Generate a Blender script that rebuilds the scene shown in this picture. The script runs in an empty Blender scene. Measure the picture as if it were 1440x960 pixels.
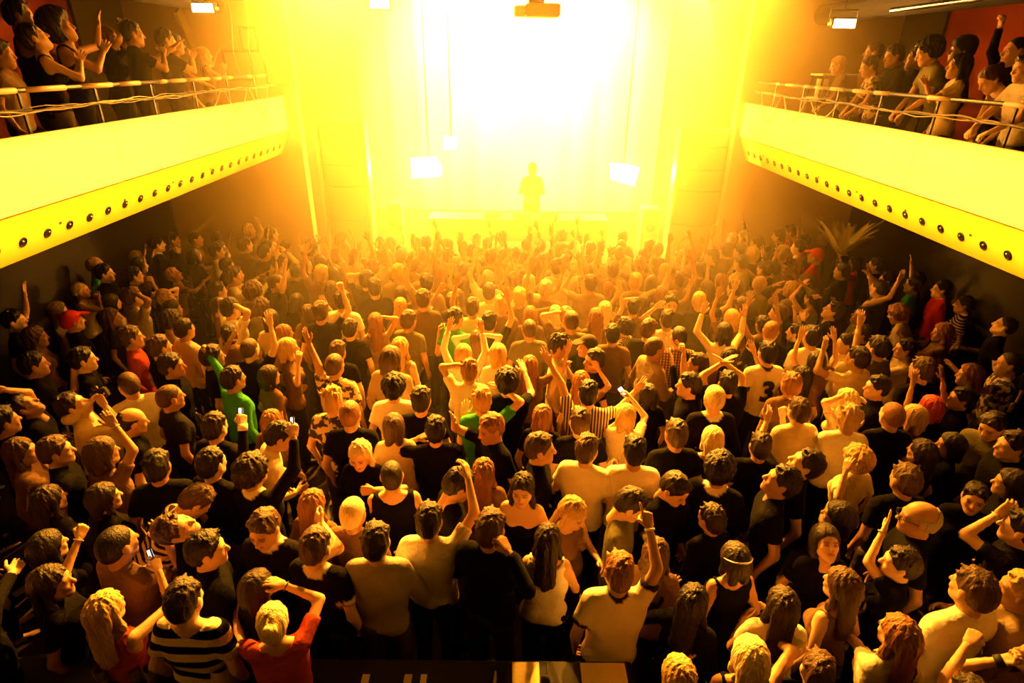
import bpy, math, random, time
import numpy as np
from mathutils import Vector, Matrix
T0 = time.time()
sc = bpy.context.scene
COL = sc.collection
R = math.radians

# ------------------------------------------------------------------ camera
F_PX, PITCH, YAW, ROLL, CAMZ = 825.0, 0.4467, -0.0075, 0.0153, 4.65
_c, _s = math.cos(YAW), math.sin(YAW)
_r = Vector((_c, _s, 0)); _fh = Vector((-_s, _c, 0)); _z = Vector((0, 0, 1))
_f = _fh * math.cos(PITCH) - _z * math.sin(PITCH)
_u = _z * math.cos(PITCH) + _fh * math.sin(PITCH)
CR = _r * math.cos(ROLL) + _u * math.sin(ROLL)
CU = _u * math.cos(ROLL) - _r * math.sin(ROLL)
CF = _f
CAM = Vector((0, 0, CAMZ))
cd = bpy.data.cameras.new('camera'); cam = bpy.data.objects.new('camera', cd); COL.objects.link(cam)
cd.sensor_width = 36.0; cd.lens = F_PX / 1440.0 * 36.0; cd.clip_start = 0.05; cd.clip_end = 100
m = Matrix((CR, CU, -CF)).transposed().to_4x4(); m.translation = CAM
cam.matrix_world = m
sc.camera = cam

def ray(px, py):
    return (CF + CR * ((px - 720) / F_PX) + CU * ((480 - py) / F_PX)).normalized()
def at_z(px, py, z):
    d = ray(px, py); return CAM + d * ((z - CAMZ) / d.z)
def at_y(px, py, y):
    d = ray(px, py); return CAM + d * (y / d.y)
def at_x(px, py, x):
    d = ray(px, py); return CAM + d * (x / d.x)

# ------------------------------------------------------------------ world, exposure
w = bpy.data.worlds.new('world'); sc.world = w; w.use_nodes = True
w.node_tree.nodes['Background'].inputs[0].default_value = (0.02, 0.006, 0.001, 1)
w.node_tree.nodes['Background'].inputs[1].default_value = 0.15
vs = sc.view_settings
vs.view_transform = 'Standard'; vs.look = 'None'; vs.gamma = 1.0; vs.use_curve_mapping = False
vs.exposure = 0.0
cy = sc.cycles
cy.use_denoising = True
cy.max_bounces = 6; cy.diffuse_bounces = 3; cy.glossy_bounces = 2; cy.transmission_bounces = 4
cy.volume_bounces = 1; cy.transparent_max_bounces = 8
cy.volume_step_rate = 2.0; cy.volume_max_steps = 128
cy.sample_clamp_indirect = 20.0
cy.caustics_reflective = False; cy.caustics_refractive = False

WARM = (1.0, 0.36, 0.022)
GOLD = (1.0, 0.43, 0.075)
LIGHTS = dict(key=26000, fascia=7800, cyc=35000, panel=2600)

def light(name, kind, loc, target, energy, color=WARM, size=0.2, spot=60, blend=0.5, parent=None):
    ld = bpy.data.lights.new(name, kind); ld.energy = energy; ld.color = color
    if kind == 'SPOT':
        ld.spot_size = R(spot); ld.spot_blend = blend; ld.shadow_soft_size = size
    else:
        ld.shadow_soft_size = size
    o = bpy.data.objects.new(name, ld); COL.objects.link(o)
    d = (Vector(target) - Vector(loc)).normalized()
    o.rotation_euler = d.to_track_quat('-Z', 'Y').to_euler(); o.location = loc
    return o

# ------------------------------------------------------------------ materials
MATS = {}
def nodes_of(name):
    mt = bpy.data.materials.new(name); mt.use_nodes = True
    nt = mt.node_tree; b = nt.nodes['Principled BSDF']
    return mt, nt, b
def mat(name, col, rough=0.6, metal=0.0, spec=0.4, noise=None, bump=None, emit=None, estr=0.0, coat=0.0, bdist=0.02):
    """noise = (scale, amount) colour mottling; bump = (scale, strength)"""
    if name in MATS: return MATS[name]
    mt, nt, b = nodes_of(name)
    b.inputs['Base Color'].default_value = (*col, 1); b.inputs['Roughness'].default_value = rough
    b.inputs['Metallic'].default_value = metal; b.inputs['Specular IOR Level'].default_value = spec
    tc = nt.nodes.new('ShaderNodeTexCoord')
    if noise:
        n = nt.nodes.new('ShaderNodeTexNoise'); n.inputs['Scale'].default_value = noise[0]; n.inputs['Detail'].default_value = 4
        nt.links.new(tc.outputs['Object'], n.inputs['Vector'])
        mx = nt.nodes.new('ShaderNodeMix'); mx.data_type = 'RGBA'
        lo = tuple(c * (1 - noise[1]) for c in col); hi = tuple(min(1, c * (1 + noise[1] * .6)) for c in col)
        mx.inputs[6].default_value = (*lo, 1); mx.inputs[7].default_value = (*hi, 1)
        nt.links.new(n.outputs['Fac'], mx.inputs[0]); nt.links.new(mx.outputs[2], b.inputs['Base Color'])
    if bump:
        n2 = nt.nodes.new('ShaderNodeTexNoise'); n2.inputs['Scale'].default_value = bump[0]; n2.inputs['Detail'].default_value = 3
        nt.links.new(tc.outputs['Object'], n2.inputs['Vector'])
        bp = nt.nodes.new('ShaderNodeBump'); bp.inputs['Strength'].default_value = bump[1]; bp.inputs['Distance'].default_value = bdist
        nt.links.new(n2.outputs['Fac'], bp.inputs['Height']); nt.links.new(bp.outputs[0], b.inputs['Normal'])
    if emit:
        b.inputs['Emission Color'].default_value = (*emit, 1); b.inputs['Emission Strength'].default_value = estr
    MATS[name] = mt
    return mt

def skin_mat(name, col):
    if name in MATS: return MATS[name]
    mt, nt, b = nodes_of(name)
    at = nt.nodes.new('ShaderNodeAttribute'); at.attribute_name = 'feat'
    mx = nt.nodes.new('ShaderNodeMix'); mx.data_type = 'RGBA'; mx.blend_type = 'MULTIPLY'; mx.inputs[0].default_value = 1
    mx.inputs[6].default_value = (*col, 1)
    nt.links.new(at.outputs['Color'], mx.inputs[7]); nt.links.new(mx.outputs[2], b.inputs['Base Color'])
    b.inputs['Roughness'].default_value = 0.5; b.inputs['Specular IOR Level'].default_value = 0.35
    MATS[name] = mt; return mt
def hair_mat(name, col):
    if name in MATS: return MATS[name]
    mt, nt, b = nodes_of(name)
    tc = nt.nodes.new('ShaderNodeTexCoord'); mp = nt.nodes.new('ShaderNodeMapping')
    mp.inputs['Scale'].default_value = (90, 90, 12)
    nt.links.new(tc.outputs['Object'], mp.inputs[0])
    n = nt.nodes.new('ShaderNodeTexNoise'); n.inputs['Scale'].default_value = 1.0; n.inputs['Detail'].default_value = 3
    nt.links.new(mp.outputs[0], n.inputs['Vector'])
    mx = nt.nodes.new('ShaderNodeMix'); mx.data_type = 'RGBA'
    mx.inputs[6].default_value = (*[c * .55 for c in col], 1); mx.inputs[7].default_value = (*[min(1, c * 1.35) for c in col], 1)
    nt.links.new(n.outputs['Fac'], mx.inputs[0]); nt.links.new(mx.outputs[2], b.inputs['Base Color'])
    bp = nt.nodes.new('ShaderNodeBump'); bp.inputs['Strength'].default_value = .9; bp.inputs['Distance'].default_value = .012
    nt.links.new(n.outputs['Fac'], bp.inputs['Height']); nt.links.new(bp.outputs[0], b.inputs['Normal'])
    b.inputs['Roughness'].default_value = 0.5; b.inputs['Specular IOR Level'].default_value = 0.35
    MATS[name] = mt; return mt
def cloth_mat(code):
    name = 'cloth_' + code
    if name in MATS: return MATS[name]
    plain = dict(k=(.0045, .004, .004), w=(.78, .76, .72), c=(.68, .58, .42), g=(.40, .38, .34), d=(.016, .015, .018),
                 n=(.16, .09, .05), r=(.55, .03, .02), R=(.48, .07, .03), o=(.13, .12, .06), e=(.05, .30, .06), b=(.30, .22, .14))
    mt, nt, b = nodes_of(name)
    b.inputs['Roughness'].default_value = .9; b.inputs['Specular IOR Level'].default_value = .07
    tc = nt.nodes.new('ShaderNodeTexCoord')
    def mixc(fac, c1, c2):
        mx = nt.nodes.new('ShaderNodeMix'); mx.data_type = 'RGBA'
        for i, c in ((6, c1), (7, c2)):
            if isinstance(c, tuple): mx.inputs[i].default_value = (*c, 1)
            else: nt.links.new(c, mx.inputs[i])
        nt.links.new(fac, mx.inputs[0]); return mx.outputs[2]
    def wave(direction, scale, thr, sharp=True):
        sp = nt.nodes.new('ShaderNodeSeparateXYZ'); nt.links.new(tc.outputs['Object'], sp.inputs[0])
        mu = nt.nodes.new('ShaderNodeMath'); mu.operation = 'MULTIPLY'; mu.inputs[1].default_value = scale
        nt.links.new(sp.outputs[direction], mu.inputs[0])
        fr = nt.nodes.new('ShaderNodeMath'); fr.operation = 'FRACT'; nt.links.new(mu.outputs[0], fr.inputs[0])
        gt = nt.nodes.new('ShaderNodeMath'); gt.operation = 'GREATER_THAN'; gt.inputs[1].default_value = thr
        nt.links.new(fr.outputs[0], gt.inputs[0]); return gt.outputs[0]
    if code == 's':
        out = mixc(wave('Z', 9.5, .52), (.70, .62, .48), (.005, .0045, .0045))
    elif code == 'q':
        out = mixc(wave('Z', 26, .5), (.55, .42, .30), (.012, .011, .011))
    elif code == 'p':
        out = mixc(wave('X', 34, .45), (.60, .52, .40), (.05, .035, .025))
    elif code == 'h':
        a = mixc(wave('Z', 30, .5), (.62, .45, .30), (.22, .12, .08))
        out = mixc(wave('X', 30, .5), a, (.10, .05, .035))
    elif code == 'y':
        n = nt.nodes.new('ShaderNodeTexNoise'); n.inputs['Scale'].default_value = 16; nt.links.new(tc.outputs['Object'], n.inputs['Vector'])
        rp = nt.nodes.new('ShaderNodeValToRGB'); rp.color_ramp.elements[0].position = .47; rp.color_ramp.elements[1].position = .53
        nt.links.new(n.outputs['Fac'], rp.inputs[0])
        out = mixc(rp.outputs[0], (.05, .04, .03), (.62, .50, .34))
    elif code in 'tjv':
        at = nt.nodes.new('ShaderNodeAttribute'); at.attribute_name = 'trim'
        base = (.72, .69, .62) if code != 'v' else (.006, .005, .005)
        tr = (.02, .018, .018) if code != 'v' else (.75, .72, .66)
        out = mixc(at.outputs['Fac'], base, tr)
    else:
        c = plain[code]
        n = nt.nodes.new('ShaderNodeTexNoise'); n.inputs['Scale'].default_value = 9; nt.links.new(tc.outputs['Object'], n.inputs['Vector'])
        out = mixc(n.outputs['Fac'], tuple(x * .8 for x in c), tuple(min(1, x * 1.15) for x in c))
    nt.links.new(out, b.inputs['Base Color'])
    n2 = nt.nodes.new('ShaderNodeTexNoise'); n2.inputs['Scale'].default_value = 14; n2.inputs['Detail'].default_value = 2
    n2.inputs['Distortion'].default_value = 1.2
    nt.links.new(tc.outputs['Object'], n2.inputs['Vector'])
    bp = nt.nodes.new('ShaderNodeBump'); bp.inputs['Strength'].default_value = .5; bp.inputs['Distance'].default_value = .018
    nt.links.new(n2.outputs['Fac'], bp.inputs['Height']); nt.links.new(bp.outputs[0], b.inputs['Normal'])
    MATS[name] = mt; return mt

# ------------------------------------------------------------------ mesh helpers
def mesh_np(name, V, Q, smooth=True):
    """quads (or mixed tuple list) to mesh"""
    me = bpy.data.meshes.new(name)
    V = np.asarray(V, np.float32); Q = np.asarray(Q, np.int32)
    me.vertices.add(len(V)); me.vertices.foreach_set('co', V.ravel())
    n, k = Q.shape
    me.loops.add(n * k); me.loops.foreach_set('vertex_index', Q.ravel())
    me.polygons.add(n); me.polygons.foreach_set('loop_start', np.arange(0, n * k, k, dtype=np.int32))
    me.polygons.foreach_set('loop_total', np.full(n, k, np.int32))
    if smooth: me.polygons.foreach_set('use_smooth', np.ones(n, bool))
    me.update(calc_edges=True)
    return me
class MB:
    def __init__(s): s.v = []; s.f = []
    def add(s, vs_, fs):
        o = len(s.v); s.v += [tuple(p) for p in vs_]; s.f += [tuple(i + o for i in q) for q in fs]; return s
    def box(s, c, d, rot=None, bev=0.0):
        cx, cy_, cz = c; hx, hy, hz = (q / 2 for q in d)
        if bev <= 0:
            P = [Vector((x, y, z)) for z in (-hz, hz) for y in (-hy, hy) for x in (-hx, hx)]
            fs = [(0, 2, 3, 1), (4, 5, 7, 6), (0, 1, 5, 4), (2, 6, 7, 3), (0, 4, 6, 2), (1, 3, 7, 5)]
        else:
            b = min(bev, hx * .9, hy * .9, hz * .9); P = []
            for (z, i) in ((-hz, b), (-hz + b, 0), (hz - b, 0), (hz, b)):
                ax, ay = hx - i, hy - i
                P += [Vector((x, y, z)) for x, y in ((-ax + b, -ay), (ax - b, -ay), (ax, -ay + b), (ax, ay - b), (ax - b, ay), (-ax + b, ay), (-ax, ay - b), (-ax, -ay + b))]
            fs = [tuple(range(7, -1, -1)), tuple(range(24, 32))]
            for i in range(3):
                for j in range(8):
                    fs.append((i * 8 + j, i * 8 + (j + 1) % 8, (i + 1) * 8 + (j + 1) % 8, (i + 1) * 8 + j))
        if rot is not None: P = [rot @ p for p in P]
        return s.add([(p.x + cx, p.y + cy_, p.z + cz) for p in P], fs)
    def tube(s, pts, r, n=8, cap=True):
        pts = [Vector(p) for p in pts]; rs = r if isinstance(r, (list, tuple)) else [r] * len(pts)
        ref = Vector((0, 0, 1)); vs_ = []; fs = []
        for i, p in enumerate(pts):
            t = (pts[min(i + 1, len(pts) - 1)] - pts[max(i - 1, 0)]).normalized()
            a = t.cross(ref)
            if a.length < 1e-3: a = t.cross(Vector((0, 1, 0)))
            a.normalize(); b = a.cross(t)
            for k in range(n):
                an = 2 * math.pi * k / n
                vs_.append(p + (a * math.cos(an) + b * math.sin(an)) * rs[i])
        for i in range(len(pts) - 1):
            for k in range(n):
                fs.append((i * n + k, i * n + (k + 1) % n, (i + 1) * n + (k + 1) % n, (i + 1) * n + k))
        if cap: fs += [tuple(range(n - 1, -1, -1)), tuple((len(pts) - 1) * n + k for k in range(n))]
        return s.add(vs_, fs)
    def lathe(s, prof, n=16, c=(0, 0, 0), rot=None):
        vs_ = []; fs = []
        for (r_, z_) in prof:
            for k in range(n):
                an = 2 * math.pi * k / n; p = Vector((r_ * math.cos(an), r_ * math.sin(an), z_))
                if rot is not None: p = rot @ p
                vs_.append((p.x + c[0], p.y + c[1], p.z + c[2]))
        for i in range(len(prof) - 1):
            for k in range(n):
                fs.append((i * n + k, i * n + (k + 1) % n, (i + 1) * n + (k + 1) % n, (i + 1) * n + k))
        fs += [tuple(range(n - 1, -1, -1)), tuple((len(prof) - 1) * n + k for k in range(n))]
        return s.add(vs_, fs)
    def quad(s, a, b, c, d): return s.add([a, b, c, d], [(0, 1, 2, 3)])
    def mesh(s, name, smooth=False):
        me = bpy.data.meshes.new(name); me.from_pydata(s.v, [], s.f)
        if smooth:
            for p in me.polygons: p.use_smooth = True
        me.update(); return me
    def build(s, name, material, parent=None, smooth=False, origin=None):
        if origin is not None and parent is None:
            s.v = [(x - origin[0], y - origin[1], z - origin[2]) for x, y, z in s.v]
        o = obj(name, s.mesh(name, smooth), material, parent)
        if origin is not None and parent is None: o.location = origin
        return o
def obj(name, me, material=None, parent=None):
    o = bpy.data.objects.new(name, me); COL.objects.link(o)
    if material is not None:
        if len(me.materials) == 0: me.materials.append(material)
        o.material_slots[0].link = 'OBJECT'; o.material_slots[0].material = material
    if parent is not None: o.parent = parent
    return o
def tag(o, label=None, cat=None, group=None, kind=None):
    if label: o['label'] = label
    if cat: o['category'] = cat
    if group: o['group'] = group
    if kind: o['kind'] = kind
    return o
def empty(name, loc=(0, 0, 0), rz=0):
    o = bpy.data.objects.new(name, None); COL.objects.link(o); o.location = loc; o.rotation_euler = (0, 0, rz); o.empty_display_size = .1
    return o
def struct(o): o['kind'] = 'structure'; return o
# ------------------------------------------------------------------ the hall
XL, XR = -4.12, 4.28            # inner faces of the two balconies
ZT, ZM, ZB, ZF = 4.014, 3.42, 3.0, 3.2   # fascia top, seam, bottom; balcony floor
M_black = mat('matte_black', (.012, .011, .011), .8)
M_dark = mat('dark_paint', (.012, .009, .008), .75, noise=(3, .4))
M_floor = mat('floor_boards', (.03, .02, .014), .55, noise=(5, .5), bump=(30, .2))
M_red = mat('red_wall', (.30, .035, .015), .8, noise=(2.5, .35), bump=(20, .15))
M_ceil = mat('ceiling_black', (.02, .015, .012), .9, noise=(2, .4))
M_fascia = mat('fascia_paint', (.82, .79, .66), .55, noise=(1.3, .07), bump=(60, .05))
M_lower = mat('fascia_band_paint', (.78, .70, .10), .5, noise=(2, .08), bump=(60, .05))
M_steel = mat('black_steel', (.02, .018, .017), .35, metal=.6)
M_tape = mat('pale_tape', (.62, .50, .38), .45)
M_chrome = mat('bright_metal', (.75, .72, .68), .18, metal=1.0)
M_col = mat('column_paint', (.72, .68, .58), .5, noise=(3, .06))
M_stage = mat('stage_wall_paint', (.55, .45, .28), .8, noise=(1.5, .2))
M_olive = mat('olive_panel', (.10, .085, .035), .8, noise=(4, .3))
M_cable = mat('cable_black', (.02, .018, .016), .4)
M_cablew = mat('cable_pale', (.60, .52, .42), .4)

def box_struct(name, c, d, m_):
    return struct(MB().box((0, 0, 0), d).build(name, m_, None)) if False else struct(_loc(MB().box((0, 0, 0), d).build(name, m_), c))
def _loc(o, c): o.location = c; return o

floor = box_struct('floor', (0, 7, -.05), (16, 20, .1), M_floor)
box_struct('wall_left', (-6.80, 7, 3.8), (.1, 20, 7.6), M_red)
box_struct('wall_right', (6.90, 7, 3.8), (.1, 20, 7.6), M_red)
box_struct('wall_stage', (0, 16.3, 3.8), (16, .1, 7.6), M_stage)
box_struct('wall_rear', (0, -2.2, 3.8), (16, .1, 7.6), M_dark)
box_struct('ceiling', (0, 7, 7.65), (16, 20, .1), M_ceil)
# dark cladding on the side walls below the balconies
box_struct('wall_left_lower', (-6.70, 5.6, 1.5), (.06, 12, 3.0), M_dark)
box_struct('wall_right_lower', (6.80, 5.6, 1.5), (.06, 12, 3.0), M_dark)
# proscenium: wall pieces left and right of the stage opening, and a header
box_struct('wall_proscenium_left', (-5.35, 11.75, 3.8), (2.8, .25, 7.6), M_stage)
box_struct('wall_proscenium_right', (5.52, 11.75, 3.8), (2.64, .25, 7.6), M_stage)
# dropped ceilings over the balconies
box_struct('ceiling_balcony_left', (-5.5, 5.3, 5.85), (2.5, 12.4, .12), M_ceil)
box_struct('ceiling_balcony_right', (5.62, 5.3, 5.85), (2.44, 12.4, .12), M_ceil)
# stage platform
st = box_struct('floor_stage', (0, 13.9, .45), (7.9, 4.6, .9), M_dark)

# ------------------------------------------------------------------ balconies
def balcony(side, X, label):
    s = side
    e = empty('balcony', (X, 6.2, 0)); tag(e, label, 'balcony')
    y0, y1 = -1.2, 11.55
    L = y1 - y0; yc = (y0 + y1) / 2 - 6.2
    # floor slab
    MB().box((s * 1.42, yc, (ZF + ZB + .02) / 2), (2.2, L, ZF - ZB - .02), bev=.01).build('floor_slab', M_dark, e)
    # upper fascia in wide boards with fine joints
    n = 5
    for i in range(n):
        a = y0 + L * i / n + .002; b = y0 + L * (i + 1) / n - .002
        o = MB().box((s * .035, (a + b) / 2 - 6.2, (ZT + ZM) / 2 + .004), (.07, b - a, ZT - ZM - .012), bev=.006).build('fascia_panel', M_fascia, e)
    # lower band leaning back underneath, with a row of round holes
    dx = .16
    def band(u, v):      # u along y, v 0 (top) .. 1 (bottom)
        return Vector((s * (.03 + dx * v), u, ZM + (ZB - ZM) * v))
    m_ = MB()
    m_.quad(band(y0 - 6.2, 0), band(y1 - 6.2, 0), band(y1 - 6.2, 1), band(y0 - 6.2, 1))
    off = Vector((s * .05, 0, .0))
    m_.quad(band(y0 - 6.2, 1), band(y1 - 6.2, 1), band(y1 - 6.2, 1) + off, band(y0 - 6.2, 1) + off)
    m_.build('lower_band', M_lower, e)
    nrm = Vector((-s * (ZM - ZB), 0, -dx)).normalized()
    rot = nrm.to_track_quat('Z', 'Y').to_matrix()
    ring_me = MB().lathe([(.046, -.004), (.046, .008), (.036, .010), (.034, .002)], 14).mesh('hole_rim', True)
    hole_me = MB().lathe([(.034, .0), (.034, .0035), (.020, .0035), (.010, .0042)], 14).mesh('hole_core', True)
    stud_me = MB().lathe([(.012, .003), (.012, .012), (.006, .018)], 8).mesh('hole_stud', True)
    k = 0; y = y0 + .2
    while y < y1 - .1:
        p = band(y - 6.2, .62)
        h = obj('hole', hole_me, M_black, e); h.matrix_local = Matrix.Translation(p) @ rot.to_4x4()
        rm = obj('rim', ring_me, M_steel, h)
        sd = obj('stud', stud_me, M_chrome, h); sd.location = (.012 if k % 2 else -.008, .010, 0)
        y += .30; k += 1
    # pipe under the edge
    MB().tube([(s * .45, -1.0, ZB - .06), (s * .45, 4.8, ZB - .06)], .03).build('underside_pipe', M_fascia, e, True)
    return e
balcony(-1, XL, 'pale balcony front with round holes, its guests clapping at the rail')
balcony(1, XR, 'pale balcony front with round holes, its guests leaning over the rail')

def railing(s, X, zr, label):
    x = X + s * .10
    e = empty('balcony_railing', (x, 5.5, ZT)); tag(e, label, 'railing')
    y0, y1 = -1.0, 11.3
    MB().tube([(0, y0 - 5.5, zr - ZT), (0, y1 - 5.5, zr - ZT)], .022, 8).build('top_rail', M_steel, e, True)
    MB().tube([(0, y0 - 5.5, zr - ZT - .17), (0, y1 - 5.5, zr - ZT - .17)], .008, 6).build('lower_rail', M_steel, e, True)
    post = MB().box((0, 0, 0), (.018, .035, zr - ZF), bev=.004).mesh('post')
    y = y0 + .35
    while y < y1:
        p = obj('post', post, M_steel, e); p.location = (.015 * s, y - 5.5, (zr + ZF) / 2 - ZT); y += 1.02
    rnd = random.Random(5 + s)
    y = y0 + .2
    while y < y1 - .6:
        ln = rnd.uniform(.15, .55)
        if rnd.random() < .75:
            MB().tube([(0, y - 5.5, zr - ZT), (0, y + ln - 5.5, zr - ZT)], .0245, 8).build('tape_wrap', M_tape, e, True)
        y += ln + rnd.uniform(.04, .25)
    # cables slung along the rail
    for c in range(4):
        pts = []; ph = rnd.uniform(0, 6)
        for i in range(90):
            yy = y0 + (y1 - y0) * i / 89
            pts.append((-s * (.02 + .012 * c) + .015 * math.sin(i * .6 + ph), yy - 5.5, zr - ZT - .17 + .016 * math.sin(i * .35 + ph) + .010 * math.sin(i * 1.3 + ph * 2) + .006 * c))
        cb = MB().tube(pts, .0055, 5).build('cable', M_cablew if c % 2 == 0 else M_cable, None, True)
        cb.location = (x, 5.5, ZT)
        side = 'clapping' if s < 0 else 'leaning'
        tag(cb, ('pale' if c % 2 == 0 else 'black') + ' cable slung along the rail of the balcony with %s guests' % side, 'cable', 'cables on the rail of the balcony with %s guests' % side)
    # hanging loops near the stage end
    for c in range(3):
        yb = 8.2 + c * .9; pts = []
        for i in range(25):
            t = i / 24; pts.append((-s * .12, yb + t * .8 - 5.5, zr - ZT - .15 - (.22 + .1 * c) * math.sin(math.pi * t)))
        cb = MB().tube(pts, .008, 5).build('cable', M_cablew, None, True); cb.location = (x, 5.5, ZT)
        tag(cb, 'loop of cable hanging from the stage end of the rail, %s guests' % ('clapping' if s < 0 else 'leaning'), 'cable', 'cable loops, balcony with %s guests' % ('clapping' if s < 0 else 'leaning'))
    return e
railing(-1, XL, 4.36, 'black steel railing with taped top rail in front of clapping guests')
railing(1, XR, 4.36, 'black steel railing with taped top rail in front of leaning guests')

# pipes, ducts and panels upstairs
def single(name, mb, m_, label, cat, group=None, smooth=False, origin=None):
    return tag(mb.build(name, m_, None, smooth, origin), label, cat, group)
single('ceiling_duct', MB().tube([(-5.0, -1, 5.42), (-5.0, 5.2, 5.42), (-5.0, 11.4, 5.42)], .13, 14), M_black, 'fat black duct under the ceiling above the clapping guests', 'duct', smooth=True)
single('ceiling_pipe', MB().tube([(-4.5, -1, 5.50), (-4.5, 11.5, 5.50)], .045, 10), M_steel, 'thin black pipe beside the duct above the clapping guests', 'pipe', smooth=True)
single('ceiling_duct', MB().tube([(5.3, -1, 5.42), (5.3, 11.4, 5.42)], .16, 14), M_black, 'fat black duct under the ceiling above the leaning guests', 'duct', smooth=True)
single('ceiling_pipe', MB().tube([(4.75, -1, 5.28), (4.75, 8.4, 5.28)], .03, 10), M_chrome, 'thin bright pipe beside the duct above the leaning guests', 'pipe', smooth=True)
# black roof truss above the leaning guests
e = empty('roof_truss', (5.0, 4.6, 5.6)); tag(e, 'black roof truss close to the red wall above the leaning guests', 'truss')
for q, (x, z) in enumerate(((-.2, 0), (.2, 0), (0, -.28))):
    MB().tube([(x, -2.4, z), (x, 1.2, z)], .035, 8).build('chord', M_black, e, True)
for i in range(9):
    y = -2.3 + i * .42
    MB().tube([(-.2, y, 0), (0, y + .21, -.28)], .016, 6).build('strut', M_black, e, True)
    MB().tube([(.2, y + .21, 0), (0, y + .42, -.28)], .016, 6).build('strut', M_black, e, True)
single('wall_panel', MB().box((-6.72, 10.9, 4.5), (.06, 1.3, 2.5), bev=.01), M_olive, 'olive drab panel on the red wall behind the clapping guests', 'panel')
single('wall_panel', MB().box((6.82, 11.0, 4.5), (.06, 1.1, 2.5), bev=.01), M_olive, 'olive drab panel on the red wall behind the leaning guests', 'panel')
p0 = at_x(252, 20, -5.6); p1 = at_x(272, 66, -5.6)
dv = (p1 - p0); rot = dv.to_track_quat('Z', 'Y').to_matrix()
single('leaning_board', MB().box(tuple((p0 + p1) / 2), (.06, .22, dv.length * 1.3), rot=rot, bev=.01), mat('board_paint', (.35, .30, .10), .6), 'narrow yellowish board leaning behind the clapping guests', 'board')
for i, (px, py, wd, ht) in enumerate(((385, 50, .55, .42), (335, 92, .5, .5), (392, 98, .5, .55), (350, 55, .3, .4))):
    p = at_y(px, py, 11.58)
    e = empty('wall_frame', tuple(p)); tag(e, 'small framed notice on the stage end wall of the balcony with clapping guests', 'frame', 'framed notices on the end wall')
    MB().box((0, 0, 0), (wd, .03, ht), bev=.008).build('frame_border', M_olive, e)
    MB().box((0, -.017, 0), (wd - .08, .006, ht - .08)).build('notice', mat('notice_paper', (.34, .28, .12), .8), e)
# thin cords hanging from the ceiling over the stage end of the balcony
for i, (px, pa, pb) in enumerate(((322, 0, 100), (345, 0, 95), (365, 0, 105), (430, 0, 60))):
    p = at_y(px, 20, 9.8 + .3 * i)
    single('hanging_cord', MB().tube([(p.x, p.y, 5.8), (p.x + .03, p.y, 5.2), (p.x - .03, p.y, 4.7), (p.x + .02, p.y, 4.4)], .006, 5), M_cablew, 'thin cord hanging from the ceiling at the stage end', 'cord', 'hanging cords', True)
# side table and cup upstairs beyond the leaning guests
e = empty('bar_stand', (5.0, 9.6, ZF)); tag(e, 'small metal bar stand at the stage end behind the leaning guests', 'stand')
MB().box((0, 0, 1.0), (.9, .4, .03), bev=.008).build('shelf', M_fascia, e)
MB().box((0, 0, 1.32), (.9, .4, .03), bev=.008).build('shelf', M_fascia, e)
for x in (-.43, .43):
    for y in (-.18, .18): MB().tube([(x, y, 0), (x, y, 1.33)], .014, 6).build('leg', M_steel, e, True)
single('cup', MB().lathe([(.05, 0), (.075, .02), (.085, .25), (.07, .25), (.06, .04)], 14, (4.62, 9.5, ZF + 1.015)), M_fascia, 'pale cup standing on the bar stand shelf', 'cup', smooth=True)

# floodlights upstairs
def floodlight(p, energy, label):
    e = empty('floodlight', tuple(p)); tag(e, label, 'lamp')
    MB().box((0, 0, .05), (.34, .16, .12), bev=.02).build('housing', M_steel, e)
    MB().box((0, -.075, .03), (.30, .03, .11), bev=.006).build('lens', mat('flood_lens', (1, .8, .5), .4, emit=GOLD, estr=40), e)
    MB().tube([(-.19, 0, .05), (-.19, 0, .2), (.19, 0, .2), (.19, 0, .05)], .012, 6).build('bracket', M_steel, e)
    MB().tube([(0, 0, .2), (0, 0, 5.8 - p[2])], .012, 6).build('rod', M_steel, e)
    return e
floodlight(at_x(289, 15, -4.45), 1, 'glowing floodlight hung above the rail by the clapping guests')
floodlight(at_x(1183, 37, 4.6), 1, 'glowing floodlight hung above the rail by the leaning guests')

# ------------------------------------------------------------------ stage
def column(px0, px1, py, label, s):
    Y = 11.15
    a = at_y(px0, py, Y); b = at_y(px1, py, Y); wd = abs(b.x - a.x); xc = (a.x + b.x) / 2; top = a.z
    e = empty('stage_column', (xc, Y, 0)); tag(e, label, 'column')
    zs = [0.0, .62, 1.24, 1.86, 2.5, 2.88, 3.28, top]
    # heights read off the seams of the column in the photograph
    rr = wd * .62; half = math.asin(min(.99, (wd * .42) / rr))
    for i in range(len(zs) - 1):
        za, zb = zs[i] + .008, zs[i + 1] - .008
        vs_ = []; N = 14
        for z in (za, zb):
            for k in range(N + 1):
                an = -half + 2 * half * k / N
                vs_.append((rr * math.sin(an), -(rr * math.cos(an) - rr * math.cos(half)), z))
            vs_.append((wd * .42, .25, z)); vs_.append((-wd * .42, .25, z))
        n = N + 3
        fs = [(k, (k + 1) % n, n + (k + 1) % n, n + k) for k in range(n)] + [tuple(range(n - 1, -1, -1)), tuple(range(n, 2 * n))]
        MB().add(vs_, fs).build('curved_panel', M_col, e)
    for q in (-1, 1):
        MB().box((q * wd * .46, .08, top / 2), (wd * .075, .34, top), bev=.012).build('edge_strip', mat('edge_paint', (.85, .82, .74), .4), e)
    MB().box((0, .14, top / 2), (wd * .80, .2, top - .02)).build('core', M_dark, e)
    return e
column(440, 512, 168, 'pale curved column of stacked panels at the stage, next to the clapping balcony', -1)
column(957, 1034, 180, 'pale curved column of stacked panels at the stage, next to the leaning balcony', 1)
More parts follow.
